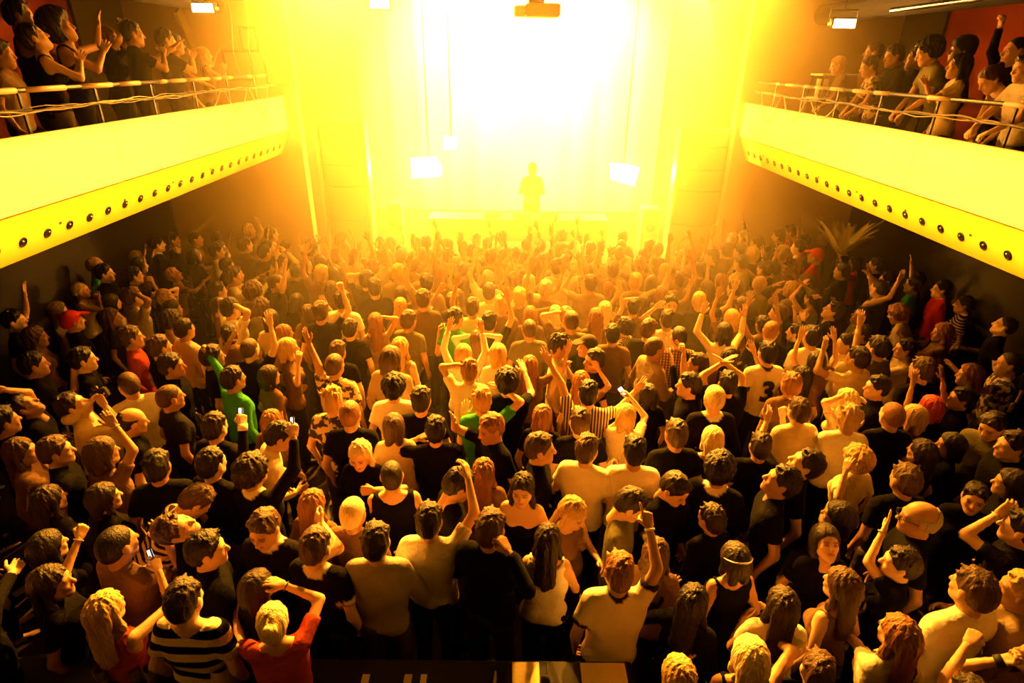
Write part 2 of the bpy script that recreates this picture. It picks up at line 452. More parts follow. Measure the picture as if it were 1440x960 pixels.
def side_speaker(px0, px1, pt, label):
    Y = 12.4
    a = at_y(px0, pt, Y); b = at_y(px1, pt, Y); wd = b.x - a.x; z0 = .9; h = a.z - z0
    e = empty('side_speaker', ((a.x + b.x) / 2, Y, z0)); tag(e, label, 'loudspeaker')
    MB().box((0, .2, h / 2), (wd, .45, h), bev=.02).build('cabinet', M_col, e)
    MB().box((0, -.035, h / 2), (wd * .86, .02, h * .92), bev=.006).build('grille', mat('speaker_grille', (.45, .38, .25), .6, bump=(200, .3)), e)
    MB().lathe([(.10, -.03), (.10, 0), (.03, .005)], 16, (0, -.045, h * .6), Matrix.Rotation(R(90), 3, 'X')).build('driver', M_dark, e, True)
side_speaker(544, 563, 286, 'tall pale loudspeaker on stage beside the column nearest the clapping balcony')
side_speaker(905, 930, 294, 'tall pale loudspeaker on stage beside the column nearest the leaning balcony')
# DJ table
Yt = 12.1
a = at_y(601, 306, Yt); b = at_y(857, 312, Yt); zt = (a.z + b.z) / 2; tw = b.x - a.x; tx = (a.x + b.x) / 2
M_table = mat('table_white', (.85, .80, .66), .4)
e = empty('dj_table', (tx, Yt, .9)); tag(e, 'long white table on the stage with players and mixer', 'table')
MB().box((0, .32, zt - .9 - .03), (tw, .66, .06), bev=.02).build('table_top', M_table, e)
MB().box((0, .03, zt - .9 - .26), (tw - .04, .04, .40), bev=.008).build('front_panel', mat('table_front', (.80, .74, .50), .5), e)
for x in (-tw / 2 + .1, tw / 2 - .1):
    for y in (.08, .58): MB().box((x, y, (zt - .96) / 2), (.06, .06, zt - .96), bev=.008).build('leg', M_steel, e)
for i, (x, w_) in enumerate(((-.55, .34), (.05, .36), (.65, .34))):
    q = empty('record_player' if i != 1 else 'dj_mixer', (tx + x, Yt + .33, zt))
    tag(q, 'record player on the white stage table' if i != 1 else 'mixer between the record players on the white stage table', 'player' if i != 1 else 'mixer', 'record players on the stage table' if i != 1 else None)
    MB().box((0, 0, .04), (w_, .36, .08), bev=.01).build('body', M_fascia, q)
    if i != 1:
        MB().lathe([(.14, .08), (.14, .095), (.02, .096)], 24).build('platter', M_steel, q, True)
        MB().tube([(.14, .13, .1), (.12, 0, .105), (.07, -.06, .1)], .006, 6).build('tonearm', M_chrome, q, True)
    else:
        kn = MB().lathe([(.012, 0), (.010, .02)], 8).mesh('knob')
        for a_ in range(4):
            for b_ in range(3):
                o = obj('knob', kn, M_steel, q); o.location = (-.12 + .08 * a_, -.1 + .09 * b_, .08)
# white cloth added as a reflector for the stage glare, washed by unseen lamps
M_cloth = mat('reflector_cloth', (.86, .84, .78), .9, noise=(1.2, .05))
mb = MB(); N = 60
xs = [-3.85 + 7.7 * i / N for i in range(N + 1)]
mb.add([(x, 16.0 + .05 * math.sin(x * 9) + .03 * math.sin(x * 17), z) for z in (.95, 7.5) for x in xs], [(i, i + 1, N + 2 + i, N + 1 + i) for i in range(N)])
mb.add([(x, 16.03 + .05 * math.sin(x * 9) + .03 * math.sin(x * 17), z) for z in (.95, 7.5) for x in xs], [(N + 1 + i, N + 2 + i, i + 1, i) for i in range(N)])
tag(mb.build('reflector_cloth', M_cloth, None, True), 'pale reflector cloth added behind the stage table for the glare', 'backdrop')
# stage light panels
def light_panel(pts, Y, label):
    c = at_y(sum(p[0] for p in pts) / len(pts), sum(p[1] for p in pts) / len(pts), Y)
    P = [at_y(px, py, Y) - c for px, py in pts]
    e = empty('light_panel', tuple(c)); tag(e, label, 'lamp')
    n = len(P)
    vs_ = [(p.x, -.03, p.z) for p in P] + [(p.x, .06, p.z) for p in P]
    fs = [tuple(range(n)), tuple(range(2 * n - 1, n - 1, -1))] + [(k, n + k, n + (k + 1) % n, (k + 1) % n) for k in range(n)]
    MB().add([(x * .96, y - .012, z * .96) for x, y, z in vs_], fs).build('lit_face', mat('panel_glow', (1, .9, .7), .5, emit=GOLD, estr=50), e)
    MB().add([(x, y + .01, z) for x, y, z in vs_], fs).build('housing', M_fascia, e)
    MB().tube([(0, .08, 0), (0, .1, 1.2), (0, .1, 7.55 - c.z)], .02, 6).build('hanger', M_steel, e)
    light('panel_beam', 'SPOT', (c.x, c.y - .1, c.z), (c.x * .5, 7.5, 1.0), LIGHTS['panel'] * (1.0 if Y < 14 else .4), WARM, .15, 150, .8)
light_panel([(577, 221), (612, 219), (623, 235), (622, 248), (578, 251)], 13.6, 'white lit panel hung on the stage side of the clapping balcony')
light_panel([(625, 190), (645, 193), (643, 209), (623, 212)], 14.2, 'smallest white lit panel, hung above the stage table')
light_panel([(856, 228), (880, 230), (900, 235), (892, 262), (858, 252)], 13.6, 'white lit panel hung on the stage side of the leaning balcony')
# projector hanging over the hall
c = at_y(756, 15, 8.5)
e = empty('projector', tuple(c)); tag(e, 'projector hung from the ceiling in front of the glare', 'projector')
MB().box((.06, 0, 0), (.44, .36, .15), bev=.02).build('body', mat('projector_shell', (.32, .24, .10), .5), e)
MB().box((-.22, 0, -.01), (.16, .30, .12), bev=.02).build('side_box', mat('projector_side', (.5, .4, .15), .5), e)
MB().lathe([(.05, 0), (.05, .05), (.04, .06)], 14, (.15, .2, 0), Matrix.Rotation(R(-90), 3, 'X')).build('lens', M_steel, e, True)
MB().tube([(-.02, 0, .06), (-.02, 0, 7.6 - c.z)], .025, 8).build('mount_pole', M_steel, e)
MB().box((-.02, 0, .1), (.2, .2, .05), bev=.01).build('mount_plate', M_steel, e)
# hung speaker at the top of the frame
c = at_y(1022, -6, 9.6)
e = empty('hung_speaker', tuple(c)); tag(e, 'dark wedge loudspeaker hung near the glare above the leaning balcony', 'loudspeaker')
MB().box((0, 0, .1), (.46, .36, .30), rot=Matrix.Rotation(R(-10), 3, 'Y'), bev=.02).build('cabinet', M_dark, e)
MB().box((0, -.19, .1), (.40, .02, .24), rot=Matrix.Rotation(R(-10), 3, 'Y')).build('grille', M_black, e)
MB().tube([(0, 0, .2), (0, 0, 7.6 - c.z)], .02, 6).build('rod', M_steel, e)

# stage truss with spotlights, above the opening
e = empty('lighting_truss', (0, 11.4, 6.9)); tag(e, 'lighting truss spanning the hall above the stage front', 'truss')
for (y, z) in ((-.15, 0), (.15, 0), (0, .26)):
    MB().tube([(-3.9, y, z), (3.9, y, z)], .025, 8).build('chord', M_steel, e, True)
br = MB().tube([(0, -.15, 0), (.25, 0, .26)], .012, 6).mesh('brace'); br2 = MB().tube([(.25, 0, .26), (.5, .15, 0)], .012, 6).mesh('brace')
for i in range(15):
    for q in (br, br2):
        o = obj('brace', q, M_steel, e); o.location = (-3.85 + i * .5, 0, 0)
def spotlight(p, target, energy, label, group, spot=60, size=.12, blend=.6, col=WARM):
    p = Vector(p); d = (Vector(target) - p).normalized()
    e = empty('spotlight', tuple(p)); tag(e, label, 'lamp', group)
    q = d.to_track_quat('-Z', 'Y').to_matrix()
    MB().lathe([(.07, .32), (.11, .28), (.12, .02), (.14, -.02), (.125, -.02), (.11, .03)], 16, (0, 0, 0), q).build('can', M_steel, e, True)
    MB().lathe([(.105, .035), (.105, .045)], 16, (0, 0, 0), q).build('lens', mat('spot_lens', (1, .8, .5), .3, emit=WARM, estr=30), e)
    MB().tube([(-.15, 0, 0), (-.15, 0, .25), (.15, 0, .25), (.15, 0, 0)], .012, 6).build('yoke', M_steel, e)
    ld = light('spot_beam', 'SPOT', tuple(p + d * .06), target, energy, col, size, spot, blend)
    return e
for i, x in enumerate((-3.0, -1.0, 1.0, 3.0)):
    spotlight((x, 11.3, 6.62), (x * .45, 3.8, 1.4), LIGHTS['key'], 'spotlight on the stage truss aimed at the crowd', 'spotlights on the stage truss', 58, .08, 1.0)
for i, x in enumerate((-1.6, -.4, .9, 2.1)):
    spotlight((x, 12.9, 7.0), (x * .55 + .12, 16.0, 4.7 - .4 * (i % 2)), LIGHTS['cyc'], 'unseen lamp added inside the stage opening to light the reflector cloth', 'unseen lamps added to light the reflector cloth', 88, .1, blend=1.0, col=GOLD)  # added lamps out of view, lighting the cloth so it gives a soft glare
# framing spots over the middle of the hall: their shutters trim the beam to the balcony fronts
def framing_spot(p, X, zt_, zb_, energy, label, group):
    p = Vector(p); e = empty('framing_spot', tuple(p)); tag(e, label, 'lamp', group)
    zc = (zt_ + zb_) / 2; d = Vector((X - p.x, 0, zc - p.z)); D = d.length; d.normalize()
    q = d.to_track_quat('-Z', 'Y').to_matrix()
    f = .36                      # the shutters stand this far in front of the lamp
    up = Vector((0, 1, 0)).cross(d); up = up if up.z > 0 else -up
    for nm, zz, s_ in (('upper_shutter', zt_, 1), ('lower_shutter', zb_, -1)):
        v = Vector((X - p.x, 0, zz - p.z)); v = v * (f / v.dot(d)); c_ = v + up * s_ * .4
        MB().box(tuple(c_), (.004, 1.6, .8), rot=Matrix((d, Vector((0, 1, 0)), d.cross(Vector((0, 1, 0))))).transposed(), bev=0).build(nm, M_black, e)
    MB().lathe([(.07, .30), (.10, .26), (.10, .06), (.08, .05)], 16, tuple(-d * .02), q).build('can', M_steel, e, True)
    MB().tube([(0, -.75, .0), (0, -.75, .35), (0, .75, .35), (0, .75, .0)], .012, 6).build('yoke', M_steel, e)
    light('framing_beam', 'SPOT', tuple(p), tuple(p + d), energy, WARM, .006, 128, .35)
for s, X in ((-1, XL), (1, XR)):
    for y in (4.3, 9.7):
        framing_spot((-s * .8, y, 6.9), X, ZT - .02, ZB + .19, LIGHTS['fascia'], 'framing spot under the hall ceiling aimed at the %s balcony' % ('clapping' if s < 0 else 'leaning'), 'framing spots aimed at the %s balcony' % ('clapping' if s < 0 else 'leaning'))
# a bright lamp seen at the top of the glare
c = at_y(535, 4, 11.0)
e = empty('strobe_lamp', tuple(c)); tag(e, 'bright strobe lamp hung above the column beside the clapping balcony', 'lamp')
MB().box((0, 0, 0), (.36, .16, .22), bev=.02).build('housing', M_steel, e)
MB().box((0, -.085, 0), (.32, .02, .18)).build('lit_face', mat('strobe_glow', (1, .9, .6), .4, emit=WARM, estr=60), e)
MB().tube([(0, 0, .1), (0, 0, 7.6 - c.z)], .015, 6).build('rod', M_steel, e)

# ------------------------------------------------------------------ rear counter with console, glasses, cards
cz = 1.02
CY = at_z(800, 938, cz).y
e = empty('rear_counter', (-1.55, CY - .45, 0)); tag(e, 'dark counter behind the crowd carrying console and glasses', 'counter')
MB().box((0, .05, cz - .03), (4.8, .9, .06), bev=.01).build('counter_top', M_black, e)
for i in range(5):
    MB().box((-1.84 + .92 * i, .44, (cz - .06) / 2), (.90, .04, cz - .06), bev=.006).build('front_board', M_black, e)
a = at_z(720, 928, cz + .1); b = at_z(878, 930, cz + .1)
cw = b.x - a.x; cx = (a.x + b.x) / 2
e = empty('mixing_console', (cx, a.y - .3, cz)); tag(e, 'mixing console with two pale panels on the dark rear counter', 'console')
M_panel = mat('console_panel', (.88, .74, .36), .5, noise=(60, .15))
MB().box((0, 0, .045), (cw + .06, .62, .09), bev=.015).build('body', M_black, e)
MB().box((-cw / 2 + cw * .12, .0, .095), (cw * .24, .58, .012), bev=.004).build('left_panel', M_panel, e)
MB().box((cw / 2 - cw * .2, .0, .095), (cw * .40, .58, .012), bev=.004).build('right_panel', M_panel, e)
MB().box((-.02, 0, .094), (cw * .34, .58, .008), bev=.003).build('dark_strip', M_dark, e)
MB().lathe([(.03, 0), (.035, .03), (.028, .07), (.012, .09)], 14, (-cw * .22, .13, .1)).build('jog_knob', M_black, e, True)
kn = MB().lathe([(.011, 0), (.009, .022)], 8).mesh('knob')
for i in range(4):
    for j in range(3):
        o = obj('knob', kn, M_black, e); o.location = (-cw * .44 + i * .035, -.02 - j * .06, .1)
        o = obj('knob', kn, M_black, e); o.location = (cw * .16 + i * .05, -.04 - j * .06, .1)
for i, px in enumerate((513, 573, 595)):
    p = at_z(px, 958, cz + .004)
    single('paper_card', MB().box((0, 0, 0), (.05 - .01 * (i == 2), .1, .004), bev=.001), mat('card_paper', (.8, .7, .5), .7), 'small cream card lying on the dark rear counter', 'card', 'cream cards on the rear counter').location = tuple(p)
M_glass = mat('beer_glass', (.75, .6, .35), .08); 
g = M_glass.node_tree.nodes['Principled BSDF']; g.inputs['Transmission Weight'].default_value = .85; g.inputs['IOR'].default_value = 1.3
M_beer = mat('beer', (.85, .55, .12), .2)
for i, (px, py) in enumerate(((196, 955), (218, 958), (262, 950), (287, 947), (302, 952), (325, 946), (148, 957))):
    p = at_z(px, py + 6, cz)
    e = empty('beer_glass', (p.x, p.y, cz)); tag(e, 'tall beer glass standing on the dark rear counter', 'glass', 'beer glasses on the rear counter')
    h = .15 + .02 * (i % 3)
    MB().lathe([(.028, .004), (.036, h), (.033, h), (.026, .014)], 14).build('glass_wall', M_glass, e, True)
    MB().lathe([(.025, .015), (.030, h * (.4 + .12 * (i % 3)))], 14).build('beer', M_beer, e, True)
single('cone_shade', MB().lathe([(.09, 0), (.055, .2), (.05, .2), (.084, 0)], 18, (0, 0, 0)), mat('shade_olive', (.32, .26, .10), .5), 'olive tapered holder standing among the beer glasses', 'holder', smooth=True).location = tuple(at_z(318, 965, cz))

# ------------------------------------------------------------------ potted palm under the leaning balcony
base = at_z(1180, 362, 1.6)
pe = empty('potted_palm', (base.x, base.y, 0)); tag(pe, 'potted palm with feathery fronds standing in the crowd', 'plant')
M_leaf = mat('palm_leaf', (.60, .58, .22), .5, noise=(8, .3))
MB().lathe([(.16, 0), (.22, .4), (.24, .42), (.21, .42), (.19, .36)], 16).build('pot', M_dark, pe, True)
MB().tube([(0, 0, .35), (.02, 0, 1.0), (0, 0, 1.6)], [.05, .04, .03], 8).build('trunk', mat('palm_bark', (.12, .08, .04), .8, bump=(40, .5)), pe, True)
rnd = random.Random(3)
for i in range(9):
    an = [-.5, .2, .9, 1.6, 2.5, 3.3, 4.2, 5.0, 5.6][i]; ln = rnd.uniform(.34, .5); up = rnd.uniform(1.0, 1.7)
    mb = MB(); sp = []
    for k in range(11):
        t = k / 10; sp.append(Vector((math.cos(an) * ln * t, math.sin(an) * ln * t, 1.6 + up * ln * (t * 1.25 - t * t * .3))))
    mb.tube(sp, [.008 - .005 * k / 10 for k in range(11)], 5)
    side = Vector((-math.sin(an), math.cos(an), 0))
    for k in range(2, 22):
        t = k / 21; j = min(9, int(t * 10)); c_ = sp[j].lerp(sp[j + 1], t * 10 - j); tang = (sp[j + 1] - sp[j]).normalized()
        for q in (-1, 1):
            tip = c_ + side * q * .15 * (1 - .5 * t) + tang * .15 + Vector((0, 0, -.02))
            wv = tang * .014; midp = c_.lerp(tip, .4) + Vector((0, 0, .015))
            mb.add([c_ - wv, c_ + wv, midp + wv, tip, midp - wv], [(0, 1, 2, 4), (2, 3, 4)])
    mb.build('frond', M_leaf, pe)
# ------------------------------------------------------------------ bodies: smooth-union fields turned into one continuous surface
_CORN = [(i, j, k) for i in (0, 1) for j in (0, 1) for k in (0, 1)]
_EDG = [(a, b) for a in range(8) for b in range(a + 1, 8) if sum(abs(_CORN[a][q] - _CORN[b][q]) for q in range(3)) == 1]
def surface_nets(F, org, h):
    S = F < 0
    n0, n1, n2 = (q - 1 for q in F.shape)
    cnt = np.zeros((n0, n1, n2), np.int8)
    for (i, j, k) in _CORN: cnt += S[i:i + n0, j:j + n1, k:k + n2]
    mk = (cnt > 0) & (cnt < 8)
    ce = np.argwhere(mk)
    idx = np.full(mk.shape, -1, np.int32); idx[mk] = np.arange(len(ce))
    vals = np.stack([F[ce[:, 0] + i, ce[:, 1] + j, ce[:, 2] + k] for (i, j, k) in _CORN], 1)
    acc = np.zeros((len(ce), 3)); num = np.zeros(len(ce))
    C = np.array(_CORN, float)
    for a, b in _EDG:
        va, vb = vals[:, a], vals[:, b]; x = (va < 0) != (vb < 0)
        t = np.where(x, va / np.where(x, va - vb, 1), 0)
        acc += np.where(x[:, None], C[a] + t[:, None] * (C[b] - C[a]), 0); num += x
    V = (ce + acc / num[:, None]) * h + org
    Q = []
    for ax in range(3):
        sl0 = [slice(None)] * 3; sl1 = [slice(None)] * 3; sl0[ax] = slice(0, -1); sl1[ax] = slice(1, None)
        s0, s1 = S[tuple(sl0)], S[tuple(sl1)]
        for flip, sel in ((False, s0 & ~s1), (True, ~s0 & s1)):
            e = np.argwhere(sel); u, v = [(1, 2), (2, 0), (0, 1)][ax]
            ok = (e[:, u] > 0) & (e[:, v] > 0) & (e[:, u] < F.shape[u] - 1) & (e[:, v] < F.shape[v] - 1); e = e[ok]
            if not len(e): continue
            def cell(du, dv):
                c = e.copy(); c[:, u] += du; c[:, v] += dv; return idx[c[:, 0], c[:, 1], c[:, 2]]
            q = np.stack([cell(-1, -1), cell(0, -1), cell(0, 0), cell(-1, 0)], 1)
            Q.append(q[:, ::-1] if flip else q)
    return V, np.concatenate(Q)

class Field:
    """prims: capsules (a, b, ra, rb, k, flat normal, flat factor, cut at b)"""
    def __init__(s, lo, hi, h):
        s.h = h; s.org = np.asarray(lo, float) - 2 * h
        s.n = np.ceil((np.asarray(hi, float) - s.org) / h).astype(int) + 3
        s.F = np.full(s.n, .3)
        s.ax = [s.org[i] + h * np.arange(s.n[i]) for i in range(3)]
    def sub(s, lo, hi):
        i0 = np.clip(np.floor((lo - s.org) / s.h).astype(int), 0, s.n); i1 = np.clip(np.ceil((hi - s.org) / s.h).astype(int) + 1, 0, s.n)
        sl = tuple(slice(a, b) for a, b in zip(i0, i1))
        return sl, s.ax[0][sl[0]][:, None, None], s.ax[1][sl[1]][None, :, None], s.ax[2][sl[2]][None, None, :]
    def cap(s, a, b, ra, rb=None, k=.02, flat=None, fs=1.0, cut=False, neg=False):
        rb = ra if rb is None else rb
        a = np.asarray(a, float); b = np.asarray(b, float); pad = max(ra, rb) + 2.2 * k + 2 * s.h
        sl, X, Y, Z = s.sub(np.minimum(a, b) - pad, np.maximum(a, b) + pad)
        if any(q.start >= q.stop for q in sl): return
        ba = b - a; L2 = ba @ ba + 1e-12
        px, py, pz = X - a[0], Y - a[1], Z - a[2]
        tt = (px * ba[0] + py * ba[1] + pz * ba[2]) / L2; t = np.clip(tt, 0, 1)
        vx, vy, vz = px - t * ba[0], py - t * ba[1], pz - t * ba[2]
        d2 = vx * vx + vy * vy + vz * vz
        if flat is not None:
            dn = vx * flat[0] + vy * flat[1] + vz * flat[2]; d2 = d2 + (fs * fs - 1) * dn * dn
        d = np.sqrt(d2) - (ra + t * (rb - ra))
        if cut: d = np.maximum(d, (tt - 1) * math.sqrt(L2))
        s.blend(sl, d, k, neg)
    def ell(s, c, r, k=.015, rot=None, neg=False):
        c = np.asarray(c, float); r = np.asarray(r, float); pad = r.max() + 2.2 * k + 2 * s.h
        sl, X, Y, Z = s.sub(c - pad, c + pad)
        if any(q.start >= q.stop for q in sl): return
        P = [X - c[0], Y - c[1], Z - c[2]]
        if rot is not None: P = [rot[0][i] * P[0] + rot[1][i] * P[1] + rot[2][i] * P[2] for i in range(3)]
        q = np.sqrt((P[0] / r[0]) ** 2 + (P[1] / r[1]) ** 2 + (P[2] / r[2]) ** 2)
        d = (q - 1) * r.min() * np.where(q > 0, 1, 1)
        s.blend(sl, d, k, neg)
    def blend(s, sl, d, k, neg=False):
        f = s.F[sl]
        if neg:
            d = -d; hh = np.clip(.5 - .5 * (d - f) / k, 0, 1) if k > 0 else 0
            # smooth max
            s.F[sl] = np.maximum(f, d) + (np.maximum(k - np.abs(f - d), 0) ** 2) / (4 * k)
        else:
            s.F[sl] = np.minimum(f, d) - (np.maximum(k - np.abs(f - d), 0) ** 2) / (4 * k)
    def grid(s): return s.ax[0][:, None, None], s.ax[1][None, :, None], s.ax[2][None, None, :]
    def net(s):
        s.F[0] = s.F[-1] = .3; s.F[:, 0] = s.F[:, -1] = .3; s.F[:, :, 0] = s.F[:, :, -1] = .3
        return surface_nets(s.F, s.org, s.h)

# ---- head template: origin at the top of the neck, face towards +Y
def make_head(female, h):
    f = Field((-.1, -.13, -.09), (.1, .14, .25), h); g = .94 if female else 1.0
    f.ell((0, -.014, .142), (.077 * g, .098, .088), .01)
    f.ell((0, .030, .085), (.061 * g, .062, .092), .03)
    f.cap((-.045 * g, .01, .055), (0, .062, .016), .030 * g, .026, .03); f.cap((.045 * g, .01, .055), (0, .062, .016), .030 * g, .026, .03)
    f.cap((-.036, .072, .128), (.036, .072, .128), .018, None, .015)
    for q in (-1, 1):
        f.ell((q * .032, .106, .110), (.020, .020, .015), .012, neg=True)
        f.ell((q * .031, .078, .110), (.014, .014, .013), .004)
        f.cap((q * .045, .066, .088), (q * .03, .075, .07), .016, None, .02)
        f.ell((q * .079 * g, -.006, .105), (.011, .022, .034), .008)
    f.cap((0, .086, .120), (0, .108, .082), .010, .0155, .010)
    f.cap((-.016, .082, .054), (.016, .082, .054), .0125, None, .010)
    f.cap((-.012, .084, .044), (.012, .084, .044), .011, None, .008)
    nr = .046 if female else .054
    f.cap((0, -.022, .05), (0, -.028, -.08), nr, nr * 1.04, .03)
    V, Q = f.net()
    col = np.ones((len(V), 3))
    x, y, z = np.abs(V[:, 0]), V[:, 1], V[:, 2]
    col[(x < .052) & (x > .012) & (np.abs(z - .131) < .007) & (y > .06)] = (.42, .33, .28)
    eye = (((x - .031) / .017) ** 2 + ((z - .110) / .0085) ** 2 < 1) & (y > .06); col[eye] = (.34, .28, .26)
    lip = (x < .024) & (np.abs(z - .049) < .011) & (y > .08); col[lip] = (.75, .36, .34)
    return V, Q, col
HEADS = {}
def head(female, h):
    if (female, h) not in HEADS: HEADS[(female, h)] = make_head(female, h)
    return HEADS[(female, h)]

# ---- hand template (right hand): wrist at origin, fingers +Z, palm faces +Y, thumb at -X
def make_hand(pose, h):
    f = Field((-.09, -.05, -.04), (.06, .09, .2), h)
    curl = dict(open=(.10, .12, .10), relaxed=(.45, .5, .35), fist=(1.35, 1.55, 1.1), grip=(.85, .95, .7), point=(1.35, 1.55, 1.1))[pose]
    f.cap((0, 0, -.03), (0, 0, .015), .026, .027, .01, (0, 1, 0), 1.35)
    spread = {'open': .16, 'relaxed': .06}.get(pose, .0)
    for i, (x, ln) in enumerate(((-.030, .072), (-.010, .080), (.011, .074), (.030, .058))):
        kz = (.086, .091, .087, .079)[i]; f.cap((x * .7, 0, .012), (x, .002, kz - .002), .015, .0118, .010)
        c = curl
        if pose == 'point' and i == 0: c = (.05, .06, .05)
        a = 0; p = np.array((x, .002, kz)); sx = spread * (x / .03)
        for j, (fr, rr) in enumerate(((.46, .0095), (.31, .0085), (.23, .0075))):
            a += c[j]; q = p + ln * fr * np.array((math.sin(sx), math.sin(a) * math.cos(sx), math.cos(a) * math.cos(sx)))
            f.cap(p, q, rr, rr * .92, .004); p = q
    if pose in ('fist', 'grip', 'point'): th = ((-.026, .008, .02), (-.046, .032, .050), (-.030, .048, .070), (-.010, .050, .078))
    else: th = ((-.024, .004, .018), (-.052, .016, .046), (-.066, .022, .074), (-.070, .022, .094))
    for i, rr in enumerate((.014, .011, .009)): f.cap(th[i], th[i + 1], rr, rr * .88, .008)
    return f.net()
HANDS = {}
def hand(pose, h):
    if (pose, h) not in HANDS: HANDS[(pose, h)] = make_hand(pose, h)
    return HANDS[(pose, h)]

# ---- hair templates in head space
HAIR = {}
def make_hair(style, h=.0105):
    rng = np.random.RandomState(abs(hash(style)) % 1000 if False else sum(map(ord, style)))
    f = Field((-.17, -.24, -.36), (.17, .16, .32), h)
    X, Y, Z = f.grid()
    th = dict(s=.014, z=.0045, l=.016, o=.020, p=.011, c=.030, k=.013, w=.022, n=.012, a=.058, r=.006, C=.012, B=.018)[style]
    ts = .007 if style in 'sk' else th
    f.ell((0, -.014, .142), (.077 + ts, .098 + (th + ts) / 2, .088 + th * 1.25), .01)
    f.ell((0, -.06, .095), (.060 + ts * .5, .050 + ts, .070), .03)
    front = lambda p: p[1] > .012 + max(0., p[2] - .098) * .72 or (p[2] < .11 and style in 'sk')
    # hairline: keep the scalp, clear the face and the lower neck
    lim = np.minimum(.022 + np.maximum(Z - .098, 0) * .72, .115)
    if style in 'pn': lim = lim - .008
    if style == 'r': lim = np.where(Z > .165, -.075, lim - .03)
    if style == 'z': lim = lim - .012
    if style in 'loaw': lim = lim + .006
    face = lim - Y
    f.F = np.maximum(f.F, -face)
    low = {'s': .035, 'z': .05, 'k': .03, 'c': .01, 'r': .06, 'p': .05, 'n': .045, 'B': .05, 'C': .05}.get(style, -.02)
    f.F = np.maximum(f.F, low + .35 * np.maximum(Y + .03, 0) - Z)
    if style in 'lw':
        wd = .062 if style == 'l' else .078
        f.cap((-.03, -.078, .12), (-.045, -.105, -.20), .045, .035, .03, (0, 1, 0), 1.3); f.cap((.03, -.078, .12), (.045, -.105, -.20), .045, .035, .03, (0, 1, 0), 1.3)
        f.cap((0, -.08, .12), (0, -.115, -.24), .05, .03, .03, (0, 1, 0), 1.3)
        for q in (-1, 1):
            f.cap((q * .066, -.015, .13), (q * .082, -.015, .0), .022, .026, .02); f.cap((q * .082, -.015, .0), (q * .088, .01, -.17), .027, .016, .02)
    if style == 'o':
        for q in (-1, 1): f.cap((q * .064, -.01, .13), (q * .076, .0, .01), .026, .024, .025)
        f.cap((-.04, -.075, .11), (-.045, -.085, .0), .045, .035, .03); f.cap((.04, -.075, .11), (.045, -.085, .0), .045, .035, .03)
    if style == 'p':
        f.ell((0, -.118, .15), (.024, .024, .024), .012); f.cap((0, -.12, .15), (0, -.155, .07), .024, .03, .012); f.cap((0, -.155, .07), (0, -.15, -.08), .03, .012, .02)
    if style == 'n': f.ell((0, -.118, .175), (.042, .036, .038), .012)
    if style in 'ca':
        for i in range(110 if style == 'c' else 150):
            v = rng.normal(size=3); v /= np.linalg.norm(v); v[2] = abs(v[2]) * 1.0 - .25; v[1] -= .35
            v /= np.linalg.norm(v)
            p = np.array((0, -.014, .142)) + v * np.array((.077, .098, .088)) * (1 + th * 9)
            if front(p - (0, .015, 0)): continue
            f.ell(p, np.full(3, rng.uniform(.014, .022)), .008)
    if style == 'k':
        for i in range(60):
            v = rng.normal(size=3); v[2] = abs(v[2]) + .35; v[1] -= .1; v /= np.linalg.norm(v)
            p = np.array((0, -.014, .142)) + v * np.array((.08, .10, .092)); d = v * .8 + rng.normal(size=3) * .5 + np.array((0, .3, .5)); d /= np.linalg.norm(d)
            if front(p): continue
            f.cap(p, p + d * rng.uniform(.02, .036), .014, .005, .010)
    if style == 's':
        for i in range(40):
            v = rng.normal(size=3); v[2] = abs(v[2]) + .2; v[1] += .05; v /= np.linalg.norm(v)
            p = np.array((0, -.014, .142)) + v * np.array((.085, .106, .097)); d = np.array((.35 * rng.normal(), .6, .25 * rng.normal())); d /= np.linalg.norm(d)
            if front(p + d * .03): continue
            f.cap(p, p + d * .032, .011, .006, .012)
    if style == 'C':
        f.ell((0, .105, .175), (.075, .085, .012), .01, Matrix.Rotation(R(-12), 3, 'X'))
    if style == 'B':
        f.ell((0, -.02, .17), (.098, .118, .09), .02)
    # strands
    if style not in 'CBz':
        ang = np.arctan2(X, -(Y + .02))
        amp = .0035 if style in 'soprn' else .006
        f.F = f.F + amp * np.sin(ang * 26 + 7 * Z * 5 + 2 * np.sin(Z * 40)) * .7 + amp * .6 * np.sin(ang * 11 + Z * 60 * (style == 'w'))
    V, Q = f.net()
    return mesh_np('hair_' + style, V, Q)
def hair_mesh(style):
    if style not in HAIR: HAIR[style] = make_hair(style)
    return HAIR[style]

